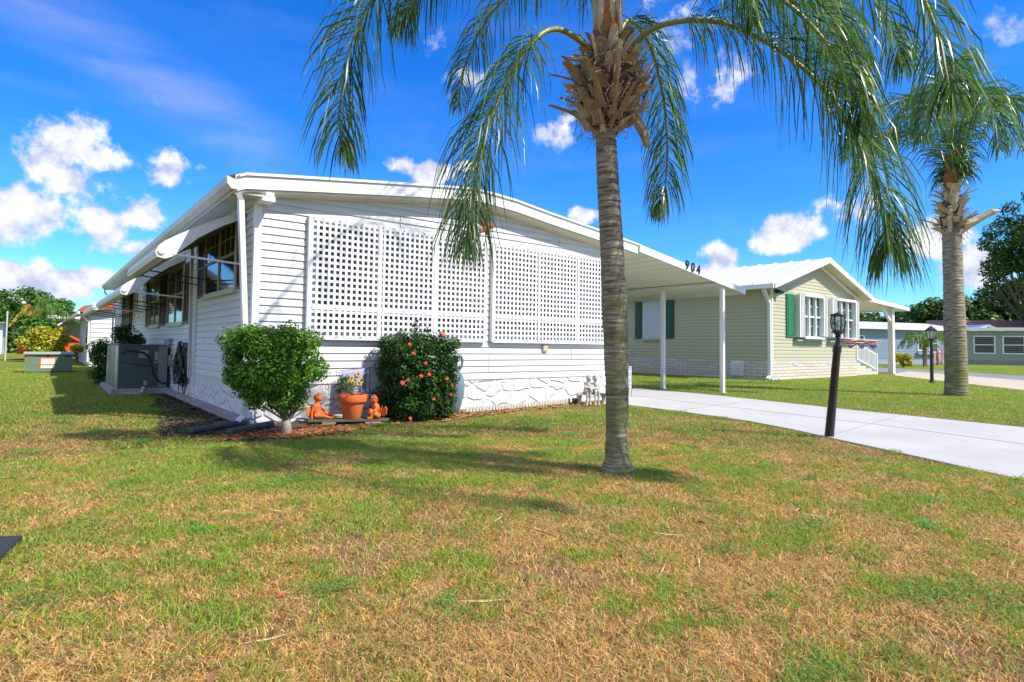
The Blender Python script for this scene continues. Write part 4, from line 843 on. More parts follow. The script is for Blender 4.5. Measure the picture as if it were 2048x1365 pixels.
def palm_trunk(path, rad, parent, ring=.06, m=None, n=18):
    C = catmull(path, 260); z = [c.z for c in C]; R_ = np.interp(z, [p[2] for p in path], rad)
    rd = random.Random(3); ph = 0; rr = []
    for i, r in enumerate(R_):
        s = (z[i] / ring + .25 * math.sin(z[i] * 9)) % 1; rr.append(r * (1 + .045 * (s ** 2.5) + rd.uniform(-.012, .012)))
    mb = MB(); mb.tube(C, rr, n); 
    mb.v = [(v[0] + .006 * mnoise.noise(Vector(v) * 9), v[1] + .006 * mnoise.noise(Vector(v) * 9 + Vector((5, 5, 5))), v[2] + .008 * mnoise.noise(Vector(v) * 7)) for v in mb.v]
    return obj('trunk', mb, m, parent, True)
def bark_extra(nt, b, mpn):
    s = nt.nodes.new('ShaderNodeMapping'); s.inputs['Scale'].default_value = (2.5, 2.5, 26); t = nt.nodes.new('ShaderNodeTexCoord'); nt.links.new(t.outputs['Object'], s.inputs[0])
    n = nt.nodes.new('ShaderNodeTexNoise'); n.inputs['Scale'].default_value = 1.6; n.inputs['Detail'].default_value = 7; n.inputs['Roughness'].default_value = .7; nt.links.new(s.outputs[0], n.inputs['Vector'])
    cr = nt.nodes.new('ShaderNodeValToRGB'); nt.links.new(n.outputs[0], cr.inputs[0]); e = cr.color_ramp.elements; e[0].position = .36; e[0].color = (.075, .062, .045, 1); e[1].position = .66; e[1].color = (.58, .50, .38, 1); k = e.new(.5); k.color = (.29, .25, .18, 1)
    n2 = nt.nodes.new('ShaderNodeTexNoise'); n2.inputs['Scale'].default_value = 3.5; n2.inputs['Detail'].default_value = 6; nt.links.new(t.outputs['Object'], n2.inputs['Vector'])
    sx = nt.nodes.new('ShaderNodeSeparateXYZ'); nt.links.new(t.outputs['Object'], sx.inputs[0])
    lo = nt.nodes.new('ShaderNodeMapRange'); nt.links.new(sx.outputs[2], lo.inputs[0]); lo.inputs[1].default_value = 2.2; lo.inputs[2].default_value = .8; lo.inputs[3].default_value = -.12; lo.inputs[4].default_value = .16
    a = nt.nodes.new('ShaderNodeMath'); a.operation = 'ADD'; nt.links.new(n2.outputs[0], a.inputs[0]); nt.links.new(lo.outputs[0], a.inputs[1])
    r = nt.nodes.new('ShaderNodeMapRange'); nt.links.new(a.outputs[0], r.inputs[0]); r.inputs[1].default_value = .5; r.inputs[2].default_value = .68; r.inputs[4].default_value = .75
    x = nt.nodes.new('ShaderNodeMix'); x.data_type = 'RGBA'; nt.links.new(r.outputs[0], x.inputs[0]); nt.links.new(cr.outputs[0], x.inputs[6]); x.inputs[7].default_value = (.17, .19, .06, 1)
    nt.links.new(x.outputs[2], b.inputs['Base Color']); bp = nt.nodes.new('ShaderNodeBump'); bp.inputs['Distance'].default_value = .012; nt.links.new(n.outputs[0], bp.inputs['Height']); nt.links.new(bp.outputs[0], b.inputs['Normal'])
bark = mat('palm_bark', (.3, .26, .2), .85, extra=bark_extra, spec=.2)
stub = mat('dry_palm_base', (.46, .34, .20), .75, (.17, .10, .05), 7, .45, bump=.5, bs=30); stub2 = mat('pale_palm_base', (.66, .56, .40), .7, (.34, .23, .13), 6, .4, bump=.4, bs=30)
fibre = mat('orange_fibre', (.45, .16, .045), .9, (.26, .10, .03), 20, .4)
thread = mat('fibre_thread', (.36, .26, .17), .9)
def boot(parent, c0, axis, prof, n, seed, size=1.0, pale=False):
    """cut leaf bases crowded round the trunk top; prof = [(height, radius)]"""
    rd = random.Random(seed); c0 = Vector(c0); zs = [p[0] for p in prof]; rs = [p[1] for p in prof]
    core = MB(); core.lathe((0, 0, 0), [(r * .78, z) for z, r in prof], 14, .12)
    core.v = [tuple(c0 + Vector((v[0], v[1], 0)) + Vector(axis) * v[2]) for v in core.v]
    obj('fibre_core', core, mat('dark_fibre', (.05, .033, .02), .95, (.14, .09, .05), 18, .4, bump=1, bs=35), parent)
    mb = MB()
    for i in range(n):
        h = zs[0] + (zs[-1] - zs[0]) * ((i + rd.random()) / n); r = float(np.interp(h, zs, rs)); a = i * 2.399 + rd.uniform(-.3, .3)
        er = Vector((math.cos(a), math.sin(a), 0)); up = Vector(axis).normalized(); side = up.cross(er).normalized()
        L = size * rd.choice((.09, .13, .17, .22, .27)) * rd.uniform(.8, 1.2); tilt = rd.uniform(.1, 1.15); d = (up * math.cos(tilt) + er * math.sin(tilt)).normalized(); nrm = d.cross(side).normalized()
        w0 = size * rd.uniform(.028, .075); w1 = w0 * rd.uniform(.4, .95); th = size * rd.uniform(.016, .034); b = c0 + up * (h - L * .35) + er * r * .72
        rows = []; K = 4
        for k in range(K + 1):
            t = k / K; p = b + d * L * t + er * size * .06 * t * t; w = w0 + (w1 - w0) * t ** .7; tk = th * (1 - .4 * t)
            cu = size * .02
            rows.append([p - side * w + er * -cu, p + er * (tk + cu * .3), p + side * w + er * -cu, p - er * tk - er * cu * .2])
        V = [v for row in rows for v in row]; F = []
        for k in range(K):
            for j in range(4): F.append((k * 4 + j, k * 4 + (j + 1) % 4, k * 4 + 4 + (j + 1) % 4, k * 4 + 4 + j))
        F += [(0, 1, 2, 3), (K * 4 + 3, K * 4 + 2, K * 4 + 1, K * 4)]
        mb.mi = 1 if (rd.random() < .35 or pale) else 0; mb.add(V, F)
    obj('leaf_bases', mb, [stub, stub2], parent)
    mb = MB()
    for i in range(int(n * 5)):
        h = zs[0] + (zs[-1] - zs[0]) * rd.random(); r = float(np.interp(h, zs, rs)) * rd.uniform(.75, 1.0); a = rd.random() * 6.28; p = c0 + Vector(axis) * h + Vector((math.cos(a), math.sin(a), 0)) * r; q = []
        v = Vector((rd.uniform(-1, 1), rd.uniform(-1, 1), rd.uniform(-1, .6))) * .03 * size
        for k in range(6): q.append(p.copy()); p = p + v; v = v + Vector((rd.uniform(-1, 1), rd.uniform(-1, 1), rd.uniform(-1.2, .6))) * .015 * size
        mb.tube(q, .0028 * size, 3, False)
    obj('fibre_threads', mb, thread, parent)
P1 = root('palm_tree', (4.586, 4.029, 0), 'tall palm with arching drooping fronds standing in the front lawn, nearest the camera', 'palm tree', 'palm trees on the lawns')
palm_trunk([(4.586, 4.029, -.03), (4.57, 4.028, .04), (4.56, 4.027, .13), (4.545, 4.025, .33), (4.539, 4.01, .73), (4.508, 4.0, 1.23), (4.474, 4.0, 1.72), (4.439, 4.0, 2.22), (4.397, 4.005, 2.72), (4.359, 4.008, 3.22), (4.343, 4.009, 3.5)],
           [.19, .165, .122, .104, .112, .120, .126, .115, .110, .104, .100], P1, .055, bark, 22)
boot(P1, (4.345, 4.0, 3.40), (-.05, -.06, 1), [(0, .10), (.06, .20), (.18, .32), (.36, .39), (.54, .40), (.70, .33), (.86, .2)], 115, 5)
mb = MB(); rd = random.Random(11)
for i in range(9):                                                   # petiole sheaths standing round the bud
    a = i * 2.4; e = Vector((math.cos(a), math.sin(a), 0)); b = Vector((4.29, 3.93, 4.2)) + e * .085; mb.tube([b, b + e * .02 + Vector((-.01, 0, .35)), b + e * .05 + Vector((-.03, 0, .9))], [.06, .042, .03], 8)
obj('petiole_sheath', mb, stub2, P1, True)
mb = MB(); mb.lathe((4.27, 3.91, 4.15), [(.10, 0), (.12, .2), (.10, .5), (.07, .9)], 16, .3); obj('bud_fibre', mb, fibre, P1)
for q, r_ in (([(4.22, 3.95, 4.02), (4.02, 4.02, 4.05), (3.86, 4.08, 4.03)], [.045, .035, .004]), ([(4.2, 3.9, 3.95), (3.98, 3.96, 4.0), (3.83, 4.05, 3.995)], [.05, .03, .003]), ([(4.45, 3.8, 3.6), (4.52, 3.68, 3.35), (4.55, 3.65, 3.2)], [.05, .055, .03])):
    mb = MB(); mb.tube(q, r_, 6); obj('dry_spathe', mb, stub, P1)
FR = [dict(P=[(4.25, 3.98, 4.05), (4.04, 4.04, 4.22), (3.69, 4.06, 4.24), (3.37, 4.07, 3.97), (3.15, 4.15, 3.53), (2.97, 4.19, 3.01), (2.92, 4.26, 2.52), (2.9, 4.29, 2.15)], L=.76, n=120, droop=.85, bare=.36, r0=.036, w=.009),
      dict(P=[(4.2, 3.92, 4.5), (4.15, 3.91, 4.93), (3.68, 4.51, 5.56), (3.14, 5.06, 5.56), (2.76, 5.52, 5.16), (2.54, 5.84, 4.69), (2.44, 6.02, 4.12), (2.44, 6.11, 3.6), (2.47, 6.1, 3.35)], L=.78, n=110, w=.013, droop=.8),
      dict(P=[(4.2, 3.92, 4.5), (4.15, 3.92, 4.84), (3.9, 4.22, 5.16), (3.49, 4.67, 5.32), (3.15, 5.07, 5.23), (2.93, 5.39, 4.9), (2.87, 5.59, 4.6)], L=.62, n=95),
      dict(P=[(4.26, 4.0, 4.4), (4.26, 4.2, 4.9), (4.2, 4.87, 5.38), (4.05, 5.5, 5.21), (3.93, 5.89, 4.71), (3.92, 6.06, 4.18)], L=.55, n=90),
      dict(P=[(4.38, 3.85, 4.0), (4.46, 3.7, 4.24), (4.5, 3.41, 4.3), (4.7, 3.0, 4.22), (4.91, 2.6, 3.92), (5.16, 2.29, 3.53), (5.31, 2.07, 3.06), (5.48, 1.97, 2.6), (5.55, 1.92, 2.27), (5.58, 1.92, 2.1)], L=.72, n=190, bare=.27, r0=.036, w=.0085),
      dict(P=[(4.4, 3.95, 4.3), (4.62, 3.94, 4.61), (5.11, 4.07, 4.56), (5.47, 4.18, 4.2), (5.62, 4.22, 3.67), (5.7, 4.31, 3.17), (5.66, 4.37, 2.9)], L=.55, n=120),
      dict(P=[(4.25, 3.85, 4.5), (4.18, 3.75, 4.97), (4.02, 2.48, 4.96), (4.02, 1.74, 4.42), (4.08, 1.35, 3.78), (4.15, 1.19, 3.29), (4.24, 1.14, 2.96), (4.28, 1.12, 2.82)], L=.50, n=85, w=.0085, droop=.75),
      dict(P=[(4.3, 3.9, 4.5), (4.37, 3.86, 5.0), (4.47, 3.39, 5.05), (4.74, 2.93, 4.94), (5.05, 2.58, 4.68), (5.27, 2.29, 4.23), (5.46, 2.17, 3.79), (5.54, 2.12, 3.5)], L=.60, n=130, w=.010),
      dict(P=[(4.3, 3.9, 4.5), (4.37, 3.86, 5.0), (5.19, 3.8, 5.81), (6.19, 3.51, 5.99), (6.95, 3.19, 5.55), (7.51, 3.03, 4.95), (7.67, 2.94, 4.4)], L=.75, n=130),
      dict(P=[(4.25, 3.95, 4.5), (4.3, 3.9, 5.5), (4.7, 3.7, 6.8), (5.4, 3.5, 7.6), (6.2, 3.4, 7.9), (7.0, 3.3, 7.6)], L=.7, n=120)]  # last entry: unseen high frond, added only to cast shadow towards the wall
FR += [dict(P=[(4.39, 3.84, 4.95), (4.34, 3.02, 4.62), (4.54, 2.49, 4.25), (4.81, 2.17, 3.84), (5.05, 2.0, 3.4), (5.16, 1.94, 3.1)], L=.5, n=80),
       dict(P=[(4.3, 3.9, 4.6), (4.47, 3.9, 5.11), (4.89, 3.29, 5.38), (5.32, 2.71, 5.2), (5.75, 2.27, 4.77), (5.94, 2.02, 4.21), (6.07, 1.94, 3.85)], L=.6, n=100),
       dict(P=[(4.3, 3.9, 4.6), (4.37, 3.86, 5.0), (4.15, 3.14, 4.91), (4.2, 2.73, 4.62), (4.32, 2.54, 4.19), (4.43, 2.47, 3.9)], L=.45, n=70),
       dict(P=[(4.28, 3.9, 4.9), (4.7, 4.05, 6.6), (5.4, 4.3, 8.0), (6.3, 4.6, 8.9), (7.1, 4.9, 9.0), (7.7, 5.2, 8.5)], L=.85, n=42, w=.016, droop=.8)]  # last entry: unseen tall frond, added to throw dappled shade on the lattice
for i, f in enumerate(FR): f['n'] = int(f['n'] * 1.75); f['w'] = f.get('w', .011) * .60; f['droop'] = f.get('droop', 1) * .84; frond(parent=P1, seed=20 + i, **f)
P2 = root('palm_tree', (20.47, 5.4, 0), 'farther palm with a fat ringed trunk and a broken pale leaf base sticking out', 'palm tree', 'palm trees on the lawns')
palm_trunk([(20.47, 5.4, -.03), (20.47, 5.4, .3), (20.47, 5.4, 1.2), (20.46, 5.41, 2.2), (20.45, 5.42, 3.4), (20.44, 5.43, 4.8)], [.30, .275, .265, .26, .235, .235], P2, .085, bark, 22)
boot(P2, (20.44, 5.43, 4.72), (.0, 0, 1), [(0, .24), (.12, .32), (.4, .36), (.75, .31), (1.0, .2), (1.25, .12)], 60, 9, 1.8, True)
mb = MB(); mb.tube([(20.5, 5.2, 4.85), (20.75, 4.9, 5.0), (20.95, 4.6, 5.22), (21.05, 4.45, 5.25)], [.12, .09, .10, .03], 7); obj('dry_spathe', mb, stub2, P2)
mb = MB(); mb.lathe((20.46, 5.42, 5.7), [(.17, 0), (.2, .3), (.16, .7), (.12, 1.2)], 14, .3); obj('bud_fibre', mb, fibre, P2)
for i, P in enumerate([[(20.5, 5.4, 6.0), (20.52, 5.41, 6.5), (19.94, 5.53, 7.74), (18.9, 5.81, 8.28), (17.92, 6.23, 7.93), (17.3, 6.63, 7.27), (17.01, 6.9, 6.58)],
                       [(20.5, 5.4, 6.0), (20.64, 5.32, 6.5), (20.72, 4.9, 7.9), (21.01, 4.39, 8.39), (21.32, 3.91, 8.11), (21.76, 3.47, 7.31)],
                       [(20.5, 5.4, 6.0), (20.58, 5.36, 6.5), (19.62, 5.14, 7.83), (18.6, 5.03, 8.35), (17.7, 5.0, 7.94), (17.18, 5.07, 7.18), (16.99, 5.13, 6.52)],
                       [(20.5, 5.4, 6.0), (20.6, 5.35, 6.5), (19.96, 5.0, 7.73), (19.42, 4.63, 8.31), (18.95, 4.26, 7.92), (18.68, 4.01, 7.12), (18.81, 3.95, 6.36)],
                       [(20.5, 5.4, 6.0), (20.56, 5.38, 6.5), (20.52, 5.56, 8.04), (20.73, 6.12, 8.87), (20.95, 6.72, 8.65), (20.96, 7.02, 7.77)],
                       [(20.5, 5.4, 6.0), (20.64, 5.32, 6.5), (21.29, 5.22, 7.98), (22.41, 5.04, 8.83), (23.66, 4.83, 8.61), (24.33, 4.61, 7.74)],
                       [(20.5, 5.4, 6.0), (20.59, 5.36, 6.5), (20.26, 5.25, 8.17), (19.77, 5.08, 9.13), (19.08, 4.86, 9.11), (18.54, 4.68, 8.48), (18.39, 4.6, 7.61)],
                       [(20.5, 5.4, 6.0), (20.53, 5.41, 6.3), (19.39, 5.5, 7.03), (18.26, 5.75, 7.22), (17.41, 6.18, 6.9), (16.97, 6.58, 6.15)]]):
    frond(P, 1.05, P2, 60 + i, 130, .0135, .12, .05, .68)
# ================================================================ leafy crowns
def crown(name, lobes, n, size, m, parent, fill=.35, squash=.75, up=.5, elong=.55, boxy=None, jit=.0):
    """n small leaves spread through overlapping lobes (centre, radius)"""
    w = np.array([l[1] ** 2 for l in lobes]); w /= w.sum(); ch = rng.choice(len(lobes), n, p=w)
    c = np.array([l[0] for l in lobes])[ch]; r = np.array([l[1] for l in lobes])[ch]
    d = rng.normal(size=(n, 3)); d /= np.linalg.norm(d, axis=1)[:, None]
    rr = r * (1 - fill * rng.random(n) ** 1.6); p = c + d * rr[:, None] * np.array([1, 1, squash])
    p += rng.normal(size=(n, 3)) * jit
    if boxy is not None: p = boxy(p)
    nr = d * .8 + rng.normal(size=(n, 3)) * .55 + np.array([0, 0, up]); nr /= np.linalg.norm(nr, axis=1)[:, None]
    t = np.cross(nr, rng.normal(size=(n, 3))); t /= np.linalg.norm(t, axis=1)[:, None]; b = np.cross(nr, t)
    s = size * rng.uniform(.6, 1.3, n)[:, None]
    V = np.stack([p - t * s, p + b * s * elong + nr * s * .12, p + t * s, p - b * s * elong + nr * s * .12], 1).reshape(-1, 3)
    F = np.arange(4 * n).reshape(-1, 4); F = np.concatenate([F[:, [0, 1, 2]], F[:, [0, 2, 3]]])
    return npmesh(name, V, F, m, parent)
twig = mat('grey_twig', (.16, .13, .10), .85, (.30, .26, .21), 8, .4)
# clipped bush on a short stem
B1 = root('clipped_bush', (2.68, 8.287, 0), 'rounded light green clipped bush on a short pale stem at the house corner', 'bush')
lb = []; rd = random.Random(8); cxyz = np.array([2.52, 8.44, .86]); uu = np.array([.78, -.62, 0]); vv = np.array([.62, .78, 0])
for i in range(128):
    a = rd.random() * 6.28; z = rd.uniform(-.42, .52) if i < 90 else rd.uniform(.3, .5) if i < 120 else rd.uniform(-.3, .58); R_ = .56 * (1 - max(0, -z - .05) * 1.35) * (1 if z < .35 else 1 - (z - .35) * .6) * (.93 + .12 * rd.random()); q = R_ * (rd.uniform(.72, 1) if i < 90 else rd.uniform(0, .9))
    lb.append((cxyz + uu * math.cos(a) * q * 1.08 + vv * math.sin(a) * q + np.array([0, 0, z]), rd.uniform(.12, .19)))
crown('foliage', lb, 30000, .027, leafmat('bright_bush_leaf', [(.024, .075, .008), (.075, .20, .018), (.16, .35, .035), (.32, .52, .07)], .36, .35, .4), B1, .5, .9, .9, .5)
mb = MB(); base = Vector((2.68, 8.287, 0)); mb.tube([base + Vector((0, 0, -.02)), base + Vector((0, 0, .1)), base + Vector((-.01, .01, .24))], [.075, .06, .055], 10); s_ = obj('stem', mb, mat('pale_stem', (.34, .30, .22), .8, (.5, .42, .3), 8, .4, bump=.4), B1, True)
mb = MB()
for i in range(34):
    a = rd.random() * 6.28; e = Vector((math.cos(a), math.sin(a), 0)); q = base + Vector((0, 0, .2)); r = rd.uniform(.15, .5); mb.tube([q + e * .03, q + e * r * .45 + Vector((-.05, .05, .16)), q + e * r + Vector((-.12, .12, rd.uniform(.3, .6)))], [.014, .009, .004], 5)
obj('branches', mb, twig, B1)
# hibiscus
B2 = root('hibiscus_bush', (5.03, 8.9, 0), 'dark green boxy hibiscus bush dotted with red flowers against the front wall', 'bush')
lb = []
for i in range(230):
    x = rd.uniform(-.56, .56); y = rd.uniform(-.42, .42); z = rd.uniform(.12, 1.36); k = max(abs(x) / .60, abs(y) / .46); 
    if rd.random() < .75 and k > .2: s_ = .99 / k; x, y = x * s_, y * s_
    x *= 1 - .10 * (z < .3); lb.append(((5.06 + x * .76, 8.92 + y, z + (.06 if abs(x) < .3 else 0) - (.10 * max(0, abs(x) - .35) if z > 1.2 else 0)), rd.uniform(.10, .17)))
lb.append(((4.98, 8.9, 1.56), .07)); lb.append(((4.99, 8.9, 1.66), .04)); lb.append(((5.2, 8.88, 1.5), .07))
crown('foliage', lb, 42000, .026, leafmat('dark_hibiscus_leaf', [(.010, .034, .006), (.022, .07, .011), (.045, .125, .018), (.09, .20, .035)], .42, .3, .3), B2, .75, 1, .7, .5)
mb = MB()
for i in range(10): a = rd.random() * 6.28; mb.tube([(5.03 + .08 * math.cos(a), 8.9 + .08 * math.sin(a), 0), (5.03 + .35 * math.cos(a), 8.9 + .3 * math.sin(a), .7), (5.03 + .42 * math.cos(a), 8.9 + .33 * math.sin(a), 1.25)], [.016, .011, .005], 5)
obj('stems', mb, twig, B2)
redm = mat('hibiscus_petal', (.75, .035, .02), .5, (.85, .10, .04), 30, .3); yel = mat('pistil_yellow', (.8, .5, .1), .6)
def flower(p, s):
    mb = MB(); p = Vector(p); nrm = Vector((rd.uniform(-.5, .3), -1, rd.uniform(-.1, .5))).normalized(); t = nrm.cross(Vector((0, 0, 1))).normalized(); b = t.cross(nrm)
    for i in range(5):
        a = i * 1.2566 + rd.random() * .3; e = t * math.cos(a) + b * math.sin(a); f = nrm.cross(e)
        mb.add([p, p + e * s * .55 - f * s * .32 + nrm * s * .25, p + e * s + nrm * s * .18, p + e * s * .55 + f * s * .32 + nrm * s * .25], [(0, 1, 2, 3)])
    o = obj('flower', mb, redm, B2); mb = MB(); mb.tube([p, p + nrm * s * .8], .005, 5); obj('pistil', mb, yel, o)
for (x, y, z), s in zip([(5.18, 8.38, 1.43), (4.66, 8.40, 1.12), (4.6, 8.42, 1.26), (4.86, 8.36, .96), (4.93, 8.36, .78), (4.78, 8.36, .75), (4.46, 8.38, .65), (4.54, 8.36, .7), (5.26, 8.36, .7), (5.40, 8.42, .58), (5.38, 8.40, .43), (5.02, 8.36, .38), (4.6, 8.36, .09)],
                        [.05, .04, .036, .032, .038, .04, .045, .03, .036, .036, .036, .034, .036]): flower((x, y - .03, z), s)
# shrub behind the air conditioner
B3 = root('side_shrub', (1.75, 20.6, 0), 'dark loose shrub growing behind the air conditioner against the side wall', 'shrub')
lb = [((1.45 + rd.uniform(-.25, .3), 20.6 + rd.uniform(-.4, .4), rd.uniform(.1, 1.15)), rd.uniform(.15, .25)) for i in range(26)] + [((1.8 + rd.uniform(-.1, .5), 20.2, 1.1 + rd.uniform(.1, .5)), .18) for i in range(14)]
crown('foliage', lb, 5200, .045, leafmat('shade_shrub_leaf', [(.012, .045, .01), (.04, .12, .02), (.07, .18, .03)], .35, .3), B3, .8, .9, .6, .5)
mb = MB()
for i in range(8): mb.tube([(1.6, 20.6, 0), (1.5 + rd.uniform(-.2, .5), 20.5, .7), (1.6 + rd.uniform(-.3, .6), 20.4, 1.35)], [.02, .014, .006], 5)
obj('stems', mb, twig, B3)
# generic background trees
LM = {'a': leafmat('tree_leaf_mid', [(.018, .07, .008), (.05, .15, .015), (.10, .25, .03), (.16, .33, .05)], .5, .3),
      'b': leafmat('tree_leaf_dark', [(.02, .055, .012), (.045, .11, .02), (.08, .18, .03), (.13, .24, .04)], .5, .25),
      'y': leafmat('croton_leaf', [(.14, .22, .015), (.35, .42, .03), (.6, .58, .05), (.5, .22, .04)], .45, .3),
      'o': leafmat('orange_frond_leaf', [(.5, .18, .02), (.65, .38, .04), (.35, .35, .04)], .5, .3)}
tb = mat('tree_bark', (.12, .095, .07), .9, (.22, .18, .14), 5, .4, bump=.5)
def tree(label, base, H_, rx, ry, z0, n, size, kind, seed, nl=26, name='tree', cat='tree', group=None, open_=0.0, lobe=(.22, .34)):
    rd = random.Random(seed); o = root(name, (base[0], base[1], 0), label, cat, group); b = Vector((base[0], base[1], 0)); lb = []
    zc = (z0 + H_) / 2; rz_ = (H_ - z0) / 2
    for i in range(nl):
        v = Vector((rd.gauss(0, 1), rd.gauss(0, 1), rd.gauss(0, 1))).normalized() * rd.uniform(.35, .88)
        r = rd.uniform(*lobe) * min(rx, rz_ * 1.3) * (1 - open_ * .35); lb.append(((b.x + v.x * rx, b.y + v.y * ry, zc + v.z * rz_ * .92), r))
    crown('crown', lb, n, size, LM[kind], o, .55, .8, .6, .6, jit=size * .4)
    mb = MB(); th = H_ * (.016 if open_ else .025)
    mb.tube([b + Vector((0, 0, -.1)), b + Vector((0, 0, z0 * .6)), b + Vector((rd.uniform(-.3, .3), 0, zc))], [th * 1.3, th, th * .6], 8)
    for i, (c, r) in enumerate(lb):
        if i % (1 if open_ else 2) == 0: c = Vector(c); m_ = b.lerp(c, .45); m_.z = z0 + (c.z - z0) * .35; mb.tube([b + Vector((0, 0, z0 * .7)), m_, c], [th * .45, th * .25, th * .08], 5)
    obj('trunk', mb, tb, o)
    return o
for _k in (): pass
TL = 'trees behind the lawn at the far left'
tree('rounded green tree at the far left edge behind the lawn', (-3.2, 78), 6.2, 3.4, 2.5, .6, 11000, .15, 'a', 1, 34, group=TL)
tree('tallest of the broad green trees at the far left, above the yellow shrub', (-.4, 76), 7.0, 3.0, 2.5, .5, 12000, .15, 'a', 2, 34, group=TL)
tree('broad green tree between the tall left trees and the shed roof', (2.2, 79), 6.4, 2.8, 2.4, .8, 10000, .15, 'a', 3, 30, group=TL)
tree('low dark green tree just left of the orange shed roof', (4.8, 90), 5.8, 2.6, 2.4, .6, 7000, .16, 'b', 4, 26, group=TL)
tree('dark shaded hedge tree under the crowns at the far left', (-2.2, 71.5), 2.8, 3.4, 1.4, 0, 3600, .20, 'b', 5, 26, group=TL)
tree('yellow green leafy shrub standing behind the green transformer box', (.35, 42.5), 2.15, 1.35, 1.1, .1, 5200, .085, 'y', 6, 34, 'croton_shrub', 'shrub', lobe=(.22, .34))
tree('taller green shrub touching the left side of the yellow green shrub', (-.1, 45.5), 3.2, 1.3, 1.1, .4, 3600, .12, 'a', 7, 26, 'garden_shrub', 'shrub')
tree('yellow leaved bush in front of the shed and the orange car', (1.62, 40), 1.35, .45, .6, .1, 900, .08, 'y', 8, 12, 'yellow_shrub', 'shrub')
Pf = root('feather_palm', (.1, 46.5, 0), 'slender feather palm with orange dying fronds above the left shrubs', 'palm')
mb = MB(); mb.tube([(.1, 46.5, 0), (.1, 46.5, 1.6)], [.12, .08], 8); obj('trunk', mb, tb, Pf)
_pl = palmleaf; palmleaf = leafmat('feather_palm_leaf', [(.05, .14, .02), (.10, .24, .03), (.2, .3, .05)], .4, .3)
for i, (dx, dy, h_) in enumerate([(.9, -.5, 1.6), (.3, -1.0, 1.9), (.6, .5, 2.0), (-.2, -.8, 2.2), (1.2, -.2, 1.3)]): frond([(.1, 46.5, 1.5), (.1 + dx * .4, 46.5 + dy * .4, 1.5 + h_ * .8), (.1 + dx, 46.5 + dy, 1.5 + h_), (.1 + dx * 1.7, 46.5 + dy * 1.7, 1.3 + h_ * .6)], .5, Pf, 90 + i, 40, .02, .1, .03)
palmleaf = LM['o']
for i, (dx, dy, h_) in enumerate([(-.8, -.3, 1.8), (-.5, -.6, 1.4), (-1.0, .1, 1.3)]): frond([(.1, 46.5, 1.5), (.1 + dx * .4, 46.5 + dy * .4, 1.5 + h_ * .8), (.1 + dx, 46.5 + dy, 1.5 + h_), (.1 + dx * 1.6, 46.5 + dy * 1.6, 1.3 + h_ * .6)], .45, Pf, 96 + i, 40, .02, .1, .03)
TR = 'trees beyond the houses on the right'
tree('small round tree seen under the neighbour porch roof', (112, 42.0), 8.3, 4.5, 4, 2, 6000, .30, 'b', 11, 26, group=TR)
tree('dark tree left of the distant palm trunk, second from the porch post', (107.5, 35.6), 8.8, 4.5, 4, 1.5, 7000, .28, 'b', 12, 30, group=TR)
tree('taller dark green tree directly left of the farther palm trunk', (101, 29.0), 10.2, 4.6, 4, 1.5, 8000, .28, 'b', 13, 32, group=TR)
tree('broad dark green tree right of the farther palm trunk above the annexe', (104, 23.2), 12.0, 6.5, 6, 1.5, 11000, .3, 'b', 14, 44, group=TR)
tree('dense dark tree at the right edge above the brown roof', (110, 17.5), 13.5, 7, 7, 1.5, 11000, .3, 'b', 15, 44, group=TR)
tree('tallest open branched tree at the right edge with sky showing through', (93, 15.6), 22.5, 7.2, 6.5, 2.5, 30000, .2, 'b', 26, 150, group=TR, open_=1, lobe=(.16, .27))
tree('far tree line showing above the blue house roof', (122, 62), 7.6, 5, 5, 1, 2600, .5, 'b', 17, 22, group=TR)
tree('yellow flowering shrub beside the blue wall near the porch post', (50.5, 16.6), 1.35, .9, .8, .05, 1300, .09, 'y', 18, 18, 'flowering_shrub', 'shrub')
Pp = root('small_palm', (57.5, 17.3, 0), 'small bushy palm in front of the blue house behind the black lantern', 'palm')
mb = MB(); [mb.tube([(57.5 + dx, 17.3, 0), (57.5 + dx * 2, 17.3, 1.5)], [.09, .06], 6) for dx in (-.2, 0, .2)]; obj('stems', mb, tb, Pp)
palmleaf = leafmat('small_palm_leaf', [(.04, .12, .02), (.10, .22, .03), (.3, .3, .08)], .4, .3)
for i in range(14):
    a = i * 2.4; e = Vector((math.cos(a), math.sin(a), 0)); b = Vector((57.5, 17.3, 1.3)); frond([b, b + e * .6 + Vector((0, 0, .9 + .2 * (i % 3))), b + e * 1.3 + Vector((0, 0, 1.0 + .2 * (i % 3))), b + e * 1.9 + Vector((0, 0, .2))], .5, Pp, 120 + i, 34, .022, .1, .03)
palmleaf = _pl
# ================================================================ street furniture and ornaments
ironm = mat('black_iron', (.012, .011, .012), .38, (.03, .026, .024), 12, .3); lglass = bpy.data.materials.new('lantern_glass'); lglass.use_nodes = True
_b = lglass.node_tree.nodes['Principled BSDF']; _b.inputs['Transmission Weight'].default_value = .85; _b.inputs['Roughness'].default_value = .06; _b.inputs['Base Color'].default_value = (.55, .70, .66, 1); _b.inputs['IOR'].default_value = 1.1
LP1 = root('lamp_post', (8.87, 3.86, 0), 'leaning black lamp post with a ribbed glass globe beside the near driveway', 'lamp post', 'black garden lamp posts')
top = Vector((8.905, 3.735, 1.43)); bs = Vector((8.87, 3.86, -.02))
mb = MB(); mb.tube([bs, bs.lerp(top, .85), bs.lerp(top, .86), bs.lerp(top, .92), bs.lerp(top, .93), top], [.062, .050, .058, .056, .036, .028], 16); obj('post', mb, ironm, LP1, 'auto')
mb = MB(); mb.lathe(top, [(.028, 0), (.045, .01), (.03, .03), (.05, .05), (.075, .075), (.08, .085), (.06, .09)], 16)
mb.lathe(top, [(.085, .305), (.100, .31), (.105, .322), (.095, .335), (.045, .345), (.015, .36)], 20)
